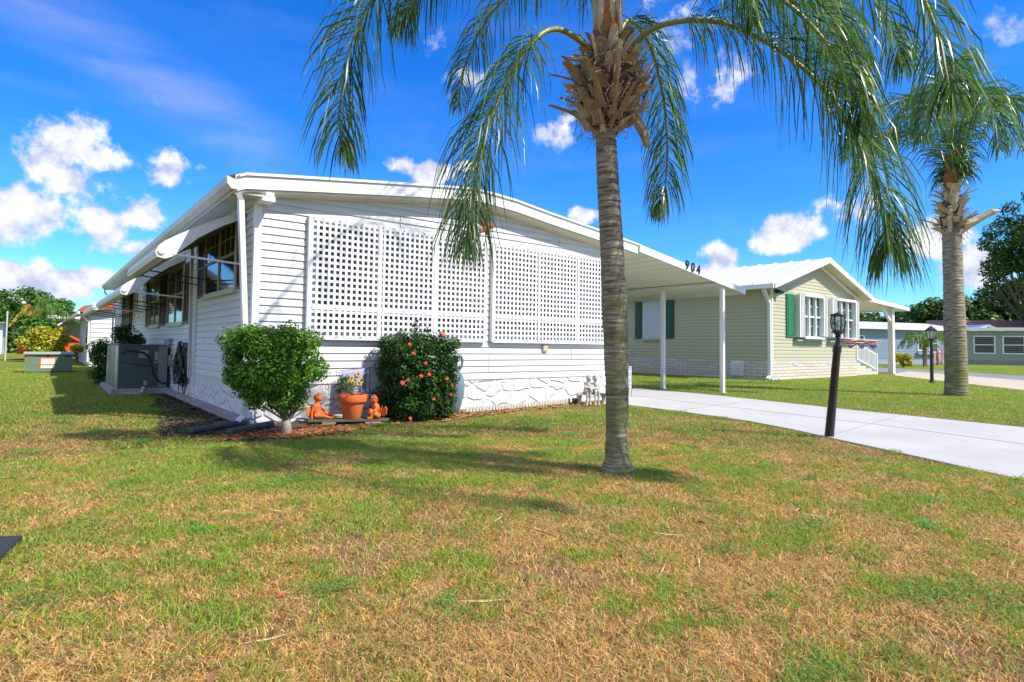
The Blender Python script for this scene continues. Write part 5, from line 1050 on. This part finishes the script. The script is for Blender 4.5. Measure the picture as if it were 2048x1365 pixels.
for i in range(8):
    a = i * math.pi / 4; mb.tube([top + Vector((math.cos(a) * r, math.sin(a) * r, z)) for r, z in ((.06, .08), (.085, .13), (.100, .20), (.097, .26), (.085, .31))], .008, 6)
    mb.ell(top + Vector((math.cos(a) * .085, math.sin(a) * .085, .075)), .011, 6, 5)
obj('lantern', mb, ironm, LP1, 'auto')
mb = MB(); mb.lathe(top, [(.052, .09), (.077, .13), (.092, .20), (.090, .26), (.080, .304)], 20); obj('globe', mb, lglass, LP1, True)
mb = MB(); mb.tube([top + Vector((0, 0, .09)), top + Vector((0, 0, .17))], .016, 8); mb.ell(top + Vector((0, 0, .2)), (.03, .03, .045), 10, 8); obj('bulb', mb, mat('bulb_white', (.75, .75, .7), .3), LP1, True)
# flag pole set through the post, flag rolled and hanging
FLr = root('flag', (9.0, 3.65, 1.4), 'furled red white and blue flag on a short pole held by the leaning lamp post', 'flag')
pa = Vector((8.78, 3.93, 1.44)); pb = Vector((9.37, 3.37, 1.385))
mb = MB(); mb.tube([pa, pb], .008, 8); mb.ell(pb, (.018, .018, .014), 8, 6); obj('pole', mb, mat('pole_grey', (.5, .5, .52), .3), FLr, True)
def flagmat(nt, b, mpn):
    s = nt.nodes.new('ShaderNodeSeparateXYZ'); nt.links.new(mpn.outputs[0], s.inputs[0]); m = nt.nodes.new('ShaderNodeMath'); m.operation = 'MULTIPLY_ADD'; nt.links.new(s.outputs[2], m.inputs[0]); m.inputs[1].default_value = 34; 
    n = nt.nodes.new('ShaderNodeTexNoise'); n.inputs['Scale'].default_value = 6; nt.links.new(mpn.outputs[0], n.inputs['Vector']); nt.links.new(n.outputs[0], m.inputs[2])
    f = nt.nodes.new('ShaderNodeMath'); f.operation = 'FRACT'; nt.links.new(m.outputs[0], f.inputs[0]); g = nt.nodes.new('ShaderNodeMath'); g.operation = 'GREATER_THAN'; nt.links.new(f.outputs[0], g.inputs[0]); g.inputs[1].default_value = .45
    x = nt.nodes.new('ShaderNodeMix'); x.data_type = 'RGBA'; nt.links.new(g.outputs[0], x.inputs[0]); x.inputs[6].default_value = (.70, .60, .56, 1); x.inputs[7].default_value = (.50, .08, .05, 1)
    xs = nt.nodes.new('ShaderNodeMath'); xs.operation = 'LESS_THAN'; nt.links.new(s.outputs[2], xs.inputs[0]); xs.inputs[1].default_value = -.075
    y = nt.nodes.new('ShaderNodeMix'); y.data_type = 'RGBA'; nt.links.new(xs.outputs[0], y.inputs[0]); nt.links.new(x.outputs[2], y.inputs[6]); y.inputs[7].default_value = (.08, .10, .22, 1); nt.links.new(y.outputs[2], b.inputs['Base Color'])
mb = MB(); nU, nV = 26, 8; V = []
for i in range(nU):
    for j in range(nV):
        t = .28 + .68 * i / (nU - 1); q = pa.lerp(pb, t); dr_ = (.10 if t > .4 else .05) * (1 - .35 * abs(t - .6)) * j / (nV - 1) * (1 + .3 * math.sin(i * .9)); off = .018 * math.sin(j * 1.9 + i * .8) * (j > 0)
        V.append(q + Vector((off * .7, off * .75, -.005 - dr_)))
mb.add(V, [(i * nV + j, i * nV + j + 1, (i + 1) * nV + j + 1, (i + 1) * nV + j) for i in range(nU - 1) for j in range(nV - 1)]); o = obj('flag_cloth', mb, mat('flag_cloth', (.5, .1, .1), .8, extra=flagmat), FLr, True)
md = o.modifiers.new('t', 'SOLIDIFY'); md.thickness = .004
LP2 = root('lamp_post', (27.54, 8.06, 0), 'straight black lamp post with a tapered lantern beside the neighbour driveway', 'lamp post', 'black garden lamp posts')
mb = MB(); mb.tube([(27.54, 8.06, 0), (27.54, 8.06, 1.72)], [.065, .05], 12); mb.lathe((27.54, 8.06, 0), [(.1, 0), (.1, .04), (.07, .1)], 12); obj('post', mb, ironm, LP2)
mb = MB(); mb.lathe((27.54, 8.06, 1.70), [(.05, 0), (.11, .05), (.12, .06)], 6); mb.lathe((27.54, 8.06, 2.06), [(.21, 0), (.215, .02), (.10, .13), (.03, .17), (.02, .22)], 6)
for i in range(6): a = i * math.pi / 3; mb.tube([(27.54 + math.cos(a) * .115, 8.06 + math.sin(a) * .115, 1.76), (27.54 + math.cos(a) * .18, 8.06 + math.sin(a) * .18, 2.06)], .012, 5)
obj('lantern', mb, ironm, LP2); mb = MB(); mb.lathe((27.54, 8.06, 1.76), [(.10, 0), (.165, .30)], 6); obj('glass', mb, mat('frosted_glass', (.62, .60, .54), .3), LP2)
mb = MB(); mb.tube([(27.54, 8.06, 1.3), (27.75, 7.75, 1.32)], .01, 6); V = []
for i in range(8):
    for j in range(6): V.append((27.56 + .19 * i / 7, 8.03 - .28 * i / 7 + .02 * math.sin(j * 2 + i), 1.31 - .62 * j / 5 * (1 - .1 * i / 7)))
fl = root('small_flag', (27.65, 7.9, 1.0), 'small striped garden flag hanging from the farther lamp post', 'flag')
obj('rod', mb, ironm, fl); mb = MB(); mb.add(V, [(i * 6 + j, i * 6 + j + 1, (i + 1) * 6 + j + 1, (i + 1) * 6 + j) for i in range(7) for j in range(5)])
def vstripe(nt, b, mpn):
    w = nt.nodes.new('ShaderNodeTexWave'); w.inputs['Scale'].default_value = 3.2; nt.links.new(mpn.outputs[0], w.inputs['Vector']); cr = nt.nodes.new('ShaderNodeValToRGB'); cr.color_ramp.interpolation = 'CONSTANT'; e = cr.color_ramp.elements; e[0].color = (.6, .07, .09, 1); e[1].position = .5; e[1].color = (.78, .72, .74, 1); nt.links.new(w.outputs[0], cr.inputs[0]); nt.links.new(cr.outputs[0], b.inputs['Base Color'])
o = obj('cloth', mb, mat('striped_cloth', (.6, .1, .1), .8, extra=vstripe), fl, True); md = o.modifiers.new('t', 'SOLIDIFY'); md.thickness = .006
# plank on blocks with ornaments
pc = Vector((3.88, 8.98, .055)); pd = Vector((.83, -.40, 0)).normalized(); pn = Vector((.40, .83, 0)).normalized()
plank = MB(); plank.bar(pc - pd * .62 + pn * -.02, pc + pd * .62 + pn * -.02, .11, .028); plank.bar(pc - pd * .60 + pn * .10, pc + pd * .58 + pn * .10, .10, .028); plank.bar(pc - pd * .6 - pn * .14, pc + pd * .6 - pn * .14, .1, .026)
tag(obj('plank', plank, mat('weathered_plank', (.13, .15, .11), .85, (.07, .08, .05), 4, .4, bump=.4, stretch=(1, 1, 1)), loc=tuple(pc)), 'weathered greenish plank on the ground under the terracotta pot', 'plank')
for s, nm in ((-.3, 'left'), (.34, 'right')):
    mb = MB(); q = pc + pd * s; mb.bar(q - pn * .2 - Vector((0, 0, .038)), q + pn * .16 - Vector((0, 0, .038)), .2, .045); tag(obj('brick', mb, mat('buff_brick', (.45, .33, .2), .85, (.3, .22, .14), 12, .4, bump=.4), loc=tuple(q)), 'buff brick under the weathered plank, the one on its %s' % nm, 'brick', 'bricks under the plank')
terra = mat('terracotta', (.80, .17, .03), .75, (.58, .13, .03), 6, .4, bump=.15)
def salt(nt, b, mpn):
    n = nt.nodes.new('ShaderNodeTexNoise'); n.inputs['Scale'].default_value = 7; n.inputs['Detail'].default_value = 8; n.inputs['Roughness'].default_value = .8; nt.links.new(mpn.outputs[0], n.inputs['Vector']); r = nt.nodes.new('ShaderNodeMapRange'); nt.links.new(n.outputs[0], r.inputs[0]); r.inputs[1].default_value = .54; r.inputs[2].default_value = .64; r.inputs[4].default_value = .6
    x = nt.nodes.new('ShaderNodeMix'); x.data_type = 'RGBA'; nt.links.new(r.outputs[0], x.inputs[0]); x.inputs[6].default_value = (.74, .16, .03, 1); x.inputs[7].default_value = (.55, .50, .44, 1); nt.links.new(x.outputs[2], b.inputs['Base Color'])
pp = Vector((3.91, 8.97, .07)); PT = root('flower_pot', tuple(pp), 'large orange terracotta pot with pale salt stains holding a leafy plant', 'flower pot')
mb = MB(); mb.lathe(pp, [(.125, 0), (.135, .01), (.185, .255), (.19, .27)], 28); obj('pot', mb, mat('salted_terracotta', (.6, .14, .04), .8, extra=salt), PT, 'auto')
mb = MB(); mb.lathe(pp, [(.19, .262), (.218, .27), (.224, .285), (.226, .365), (.218, .38), (.198, .38), (.195, .33)], 28); obj('rim', mb, terra, PT, 'auto')
mb = MB(); mb.lathe(pp, [(.19, .32), (.05, .34), (.01, .345)], 16); obj('soil', mb, soil, PT)
lb = [((pp.x + rd.gauss(-.12, .07), pp.y + rd.gauss(0, .07), pp.z + .36 + abs(rd.gauss(.1, .11))), rd.uniform(.05, .09)) for i in range(20)] + [((pp.x - .2, pp.y + .02, pp.z + .48), .07), ((pp.x - .24, pp.y + .03, pp.z + .36), .06), ((pp.x - .18, pp.y, pp.z + .6), .05)]
crown('plant', lb, 900, .02, leafmat('pot_plant_leaf', [(.03, .09, .02), (.07, .17, .03), (.15, .25, .06)], .4, .3), PT, .8, 1, .6, .45)
# garden flag with sunflowers
GF = root('garden_flag', (4.12, 9.4, 0), 'lilac garden flag with sunflowers on a curly wire stand behind the pot', 'garden flag')
mb = MB(); gy = 9.38; mb.tube([(4.41, gy, 0), (4.39, gy, .86)], .007, 6); mb.tube([(3.86, gy, .81), (4.42, gy, .855)], .006, 6)
mb.tube([(4.42 + .055 * (1 - t / 22) * math.sin(t * .42) + .04, gy, .80 + .055 * (1 - t / 26) * math.cos(t * .42)) for t in range(20)], .005, 5); mb.tube([(3.84 - .05 * (1 - t / 22) * math.sin(t * .42), gy, .765 + .05 * (1 - t / 26) * math.cos(t * .42)) for t in range(16)], .005, 5); obj('stand', mb, mat('green_black_wire', (.015, .025, .02), .5), GF)
mb = MB(); V = []
for i in range(13):
    for j in range(9): V.append((3.89 + .44 * i / 12, gy - .012 - .006 * math.sin(i * .8 + j * .3), .805 + .04 * i / 12 - .50 * j / 8))
mb.add(V, [(i * 9 + j, i * 9 + j + 1, (i + 1) * 9 + j + 1, (i + 1) * 9 + j) for i in range(12) for j in range(8)]); fcl = obj('flag_cloth', mb, mat('lilac_cloth', (.36, .33, .62), .85, (.42, .40, .66), 4, .3), GF, True); md = fcl.modifiers.new('t', 'SOLIDIFY'); md.thickness = .004
def disc(mb, x, z, r, y, n=12, wob=.15):
    V = [(x, y, z)] + [(x + r * (1 + wob * (1 if k % 2 else -1)) * math.cos(k * 6.283 / n), y, z + r * (1 + wob * (1 if k % 2 else -1)) * math.sin(k * 6.283 / n)) for k in range(n)]; mb.add(V, [(0, k + 1, (k + 1) % n + 1) for k in range(n)])
mb = MB(); sfy = gy - .027; mb.mi = 0
for i in range(34): x, z = 4.12 + rd.gauss(0, .09), .62 + rd.gauss(0, .06); disc(mb, x, z, rd.uniform(.012, .03), sfy + .0008 * (i % 4), 6, .4)
for i, (x, z, r) in enumerate([(4.17, .75, .05), (4.06, .69, .04), (4.02, .62, .042), (4.08, .60, .045), (4.19, .60, .05), (4.25, .64, .035)]):
    mb.mi = 1; disc(mb, x, z, r, sfy - .002 - .0004 * i, 22, .16); mb.mi = 2; disc(mb, x, z, r * .42, sfy - .006, 12, .05)
mb.mi = 3
x = 3.98
for i in range(26): h_ = rd.uniform(.012, .036); w_ = rd.uniform(.004, .010); z = .42 + rd.uniform(-.008, .008) - .055 * (i % 3 == 2); xx = 3.96 + (i * .0135); mb.add([(xx, sfy - .002, z), (xx + w_, sfy - .002, z), (xx + w_ * .6 + .004, sfy - .002, z + h_), (xx + .003, sfy - .002, z + h_)], [(0, 1, 2, 3)])
obj('print', mb, [mat('print_green', (.08, .20, .07), .85), mat('print_yellow', (.62, .46, .12), .85), mat('print_brown', (.18, .08, .04), .85), mat('print_dark', (.10, .10, .16), .85)], fcl)
# terracotta cherubs
def R3(a, b, r, r2=None, n=7): return [(Vector(a).lerp(Vector(b), i / n), r + ((r2 if r2 is not None else r) - r) * i / n) for i in range(n + 1)]
def put(mb, lst, M_):
    for p, r in lst: mb.ell(M_ @ Vector(p), r, 10, 8)
def cherub(name, loc, ang, label, pose):
    o = root(name, loc, label, 'statue', 'terracotta cherubs on the plank'); M_ = Matrix.Translation(Vector(loc)) @ Matrix.Rotation(ang, 4, 'Z'); mb = MB()
    if pose == 0:      # leaning back on one arm, legs stretched forward (+x)
        L = R3((0, 0, .045), (.0, 0, .16), .052, .045) + R3((0, 0, .17), (.005, 0, .215), .028, .026)
        L += R3((.0, .035, .045), (.10, .035, .075), .034, .026) + R3((.10, .035, .075), (.20, .035, .022), .024, .015) + R3((0, -.03, .04), (.10, -.035, .04), .034, .026) + R3((.10, -.035, .04), (.19, -.045, .018), .022, .014) + R3((.19, -.045, .018), (.215, -.05, .03), .013, .010) + R3((.2, .035, .018), (.225, .035, .035), .014, .010)
        L += R3((-.015, -.05, .165), (-.045, -.07, .09), .020, .016) + R3((-.045, -.07, .09), (-.04, -.075, .01), .016, .012) + R3((.01, .05, .165), (.06, .05, .11), .02, .016) + R3((.06, .05, .11), (.10, .02, .10), .015, .012)
        hc = Vector((.012, 0, .265)); wing = -1
    else:              # sitting with drawn-up knees, arms folded (+x)
        L = R3((0, 0, .045), (.015, 0, .15), .052, .045) + R3((.02, 0, .16), (.03, 0, .19), .028, .027)
        L += R3((.0, .04, .04), (.09, .045, .09), .034, .027) + R3((.09, .045, .09), (.08, .045, .02), .024, .017) + R3((0, -.04, .04), (.09, -.045, .075), .034, .027) + R3((.09, -.045, .075), (.07, -.045, .02), .024, .017) + R3((.07, -.045, .014), (.115, -.05, .014), .015, .012) + R3((.08, .045, .014), (.125, .045, .014), .015, .012)
        L += R3((.02, -.055, .15), (.05, -.07, .10), .02, .017) + R3((.05, -.07, .10), (.10, -.01, .115), .016, .012) + R3((.02, .055, .15), (.05, .07, .10), .02, .017) + R3((.05, .07, .10), (.10, .01, .12), .016, .012)
        hc = Vector((.045, 0, .235)); wing = -1
    put(mb, L, M_); S_ = 1.0
    mb.ell(M_ @ hc, (.046, .043, .050), 14, 10); mb.ell(M_ @ (hc + Vector((.046, 0, -.006))), (.011, .008, .010), 8, 6); mb.ell(M_ @ (hc + Vector((.036, 0, -.030))), (.014, .016, .012), 8, 6)
    for s in (-1, 1): mb.ell(M_ @ (hc + Vector((.032, s * .018, -.014))), (.014, .013, .013), 8, 6); mb.ell(M_ @ (hc + Vector((.002, s * .043, -.004))), (.009, .006, .013), 8, 6)
    soft('figure', mb, terra, o, .0055, 1)
    mb = MB()
    for k in range(60):
        v = Vector((rd.gauss(0, 1), rd.gauss(0, 1), rd.gauss(0, 1))).normalized()
        if v.x > .45 and v.z < .45 or v.z < -.45: continue
        mb.ell(M_ @ (hc + Vector((v.x * .044, v.y * .042, v.z * .048 + .004))), rd.uniform(.010, .015), 7, 5)
    obj('hair', mb, mat('terracotta_hair', (.6, .15, .04), .8, (.4, .1, .03), 40, .4), o, True)
    mb = MB()
    for s in (-1, 1):
        b = Vector((-.045, s * .02, .10)); pts = [b, b + Vector((-.035, s * .05, .055)), b + Vector((-.05, s * .075, .03)), b + Vector((-.045, s * .07, -.04)), b + Vector((-.02, s * .035, -.075)), b + Vector((-.005, s * .01, -.03))]
        V = [M_ @ p for p in pts] + [M_ @ (p + Vector((-.012, 0, 0))) for p in pts]; mb.add(V, [tuple(range(6)), tuple(range(6, 12))[::-1]] + [(i, (i + 1) % 6, 6 + (i + 1) % 6, 6 + i) for i in range(6)])
    obj('wings', mb, terra, o)
    return o
zt = .07
o = cherub('cherub_statue', tuple(pc - pd * .50 + pn * .0 + Vector((0, 0, .014))), math.atan2(pd.y, pd.x) - .15, 'orange terracotta cherub leaning back with legs stretched out, left of the pot', 0); o.scale = (1.25,) * 3
o = cherub('cherub_statue', tuple(pc + pd * .42 + pn * -.02 + Vector((0, 0, .014))), math.atan2(-pd.y, -pd.x) + .25, 'orange terracotta cherub sitting with knees drawn up, right of the pot', 1); o.scale = (1.25,) * 3
# tall blue urn behind the hibiscus
U = root('garden_urn', (5.93, 9.2, 0), 'tall blue grey two handled urn behind the hibiscus against the wall', 'urn')
um = mat('blue_grey_glaze', (.17, .24, .29), .35, (.10, .16, .2), 4, .4)
mb = MB(); mb.lathe((5.93, 9.2, 0), [(.10, 0), (.12, .02), (.17, .15), (.22, .35), (.235, .52), (.20, .68), (.12, .80), (.09, .90), (.10, 1.02), (.12, 1.05), (.10, 1.06), (.08, .98)], 26); obj('body', mb, um, U, True)
for s in (-1, 1):
    mb = MB(); mb.tube([(5.93 + s * .11, 9.2, 1.02), (5.93 + s * .17, 9.2, 1.06), (5.93 + s * .215, 9.2, .98), (5.93 + s * .20, 9.2, .86), (5.93 + s * .13, 9.2, .78)], [.026, .03, .028, .026, .024], 10); obj('handle', mb, um, U, True)
# scalloped edging
E_ = root('garden_edging', (7.5, 9.3, 0), 'low white scalloped garden edging along the foot of the front wall', 'garden edging')
mb = MB(); a, b = Vector((6.2, 9.10, 0)), Vector((9.1, 9.42, 0)); n = 36; em = mat('aged_white_plastic', (.68, .66, .58), .6, (.35, .34, .28), 14, .3)
for i in range(n):
    q = a.lerp(b, i / (n - 1)); w = .028; hh = .115 + rd.uniform(-.01, .008)
    mb.prism([(q.x - w, -.01), (q.x + w, -.01), (q.x + w, hh * .8), (q.x + w * .5, hh), (q.x - w * .5, hh), (q.x - w, hh * .8)], 'y', q.y - .009, q.y + .009)
mb.bar(a + Vector((0, .016, .035)), b + Vector((0, .016, .035)), .008, .03); obj('pickets', mb, em, E_)
# white children statue reading on a small bench
stm = mat('white_cast_stone', (.56, .55, .50), .8, (.36, .36, .31), 16, .2)
BO = Vector((9.36, 8.98, 0)); bu = Vector((.80, -.60, 0)).normalized(); M_ = Matrix.Translation(BO) @ Matrix.Rotation(math.atan2(-.60, .80), 4, 'Z')
Bn = root('stone_bench', tuple(BO), 'small pale curved stone bench under the reading children statue', 'bench')
mb = MB(); V = []; nn = 12
for i in range(nn + 1):
    t = -.5 + i / nn; x = t * .64; y = .10 - .28 * t * t * 2
    V += [(x, y - .09, .22), (x, y + .09, .22), (x, y + .09, .265), (x, y - .09, .265)]
mb.add([tuple(M_ @ Vector(v)) for v in V], [(i * 4 + j, i * 4 + (j + 1) % 4, i * 4 + 4 + (j + 1) % 4, i * 4 + 4 + j) for i in range(nn) for j in range(4)] + [(0, 1, 2, 3), (nn * 4 + 3, nn * 4 + 2, nn * 4 + 1, nn * 4)])
obj('seat', mb, mat('cream_cast_stone', (.50, .46, .36), .8, (.36, .33, .25), 10, .3), Bn)
for x in (-.27, .27):
    mb = MB(); q = M_ @ Vector((x, .06, 0)); mb.lathe((q.x, q.y, 0), [(.075, 0), (.07, .03), (.04, .06), (.045, .12), (.06, .17), (.07, .22)], 12); obj('leg', mb, stm, Bn, True)
Ks = root('children_statue', tuple(BO + Vector((0, 0, .265))), 'white statue of two small children side by side reading a book on the bench', 'statue')
mb = MB()
def kid(x, turn, lean):
    L = R3((x, .06, .30), (x + lean * .3, .05, .44), .062, .052) + R3((x + lean * .3, .05, .45), (x + lean * .4, .04, .50), .028, .026)
    for s in (-1, 1):
        L += R3((x + s * .03, .05, .29), (x + s * .035 + lean * .2, -.09, .295), .040, .030) + R3((x + s * .035 + lean * .2, -.10, .28), (x + s * .035 + lean * .2, -.11, .06), .026, .017) + R3((x + s * .035 + lean * .2, -.115, .03), (x + s * .04 + lean * .2, -.155, .02), .020, .016)
        L += R3((x + s * .055 + lean * .3, .05, .45), (x + s * .07 + lean * .4, -.01, .37), .023, .019) + R3((x + s * .07 + lean * .4, -.01, .37), (x + s * .015 + lean * 1.1, -.085, .365), .018, .013)
    put(mb, [(p, r * 1.35) for p, r in L], M_); hc = Vector((x + lean * .6, .02, .575)); mb.ell(M_ @ hc, (.060, .064, .068), 12, 9); mb.ell(M_ @ (hc + Vector((turn * .03, -.055, -.008))), (.010, .012, .011), 7, 5); mb.ell(M_ @ (hc + Vector((0, -.03, -.04))), (.022, .02, .014), 8, 6)
    mb.ell(M_ @ Vector((x, .03, .315)), (.085, .10, .045), 12, 8)
    return hc
h1 = kid(-.10, .4, .05); h2 = kid(.10, -.4, -.05); soft('figure', mb, stm, Ks, .007, 1)
mb = MB()
for hc in (h1, h2):
    for k in range(90):
        v = Vector((rd.gauss(0, 1), rd.gauss(0, 1), rd.gauss(0, 1))).normalized()
        if v.y < -.35 and v.z < .5 or v.z < -.5: continue
        mb.ell(M_ @ (hc + Vector((v.x * .05, v.y * .054, v.z * .058 + .006))), rd.uniform(.011, .018), 7, 5)
obj('hair', mb, stm, Ks, True)
mb = MB(); c = Vector((0, -.11, .36)); mb.add([tuple(M_ @ (c + Vector(v))) for v in [(-.075, -.05, .012), (0, -.05, 0), (0, .05, .03), (-.075, .05, .042), (.075, -.05, .012), (.075, .05, .042), (-.075, -.05, .0), (0, -.05, -.012), (0, .05, .018), (-.075, .05, .03), (.075, -.05, .0), (.075, .05, .03)]],
                                          [(0, 1, 2, 3), (1, 4, 5, 2), (6, 9, 8, 7), (7, 8, 11, 10), (0, 6, 7, 1), (1, 7, 10, 4), (4, 10, 11, 5), (3, 2, 8, 9), (2, 5, 11, 8), (0, 3, 9, 6)]); obj('book', mb, stm, Ks)
mb = MB(); mb.lathe((9.17, 9.27, 0), [(.05, 0), (.09, .04), (.10, .12), (.085, .13), (.07, .08)], 16); tag(obj('dark_bowl', mb, mat('dark_green_glaze', (.03, .05, .055), .4), None, True, loc=(9.17, 9.27, 0)), 'small dark bowl on the ground at the left end of the stone bench', 'bowl')
# welcome banner on the corner behind the palm trunk
Bb = root('door_banner', (11.45, 9.75, 0), 'narrow white banner with dark lettering on a wire stand behind the palm trunk', 'banner')
mb = MB(); mb.box(11.30, 11.62, 9.80, 9.808, .20, .78); o = obj('banner_cloth', mb, mat('banner_white', (.62, .63, .75), .8), Bb)
mb = MB(); mb.tube([(11.63, 9.805, .02), (11.63, 9.805, .82), (11.30, 9.805, .82)], .006, 6); obj('stand', mb, ironm, Bb)
mb = MB(); mb.box(11.32, 11.60, 9.796, 9.7995, .75, .765); mb.box(11.32, 11.60, 9.796, 9.7995, .215, .23)
for i in range(6): z = .30 + i * .075; mb.box(11.55, 11.565, 9.796, 9.7995, z, z + .05); mb.box(11.565, 11.595, 9.796, 9.7995, z + .035 * (i % 2), z + .035 * (i % 2) + .014); mb.box(11.45, 11.52, 9.796, 9.7995, z + .01, z + .03)
obj('lettering', mb, blk, o)
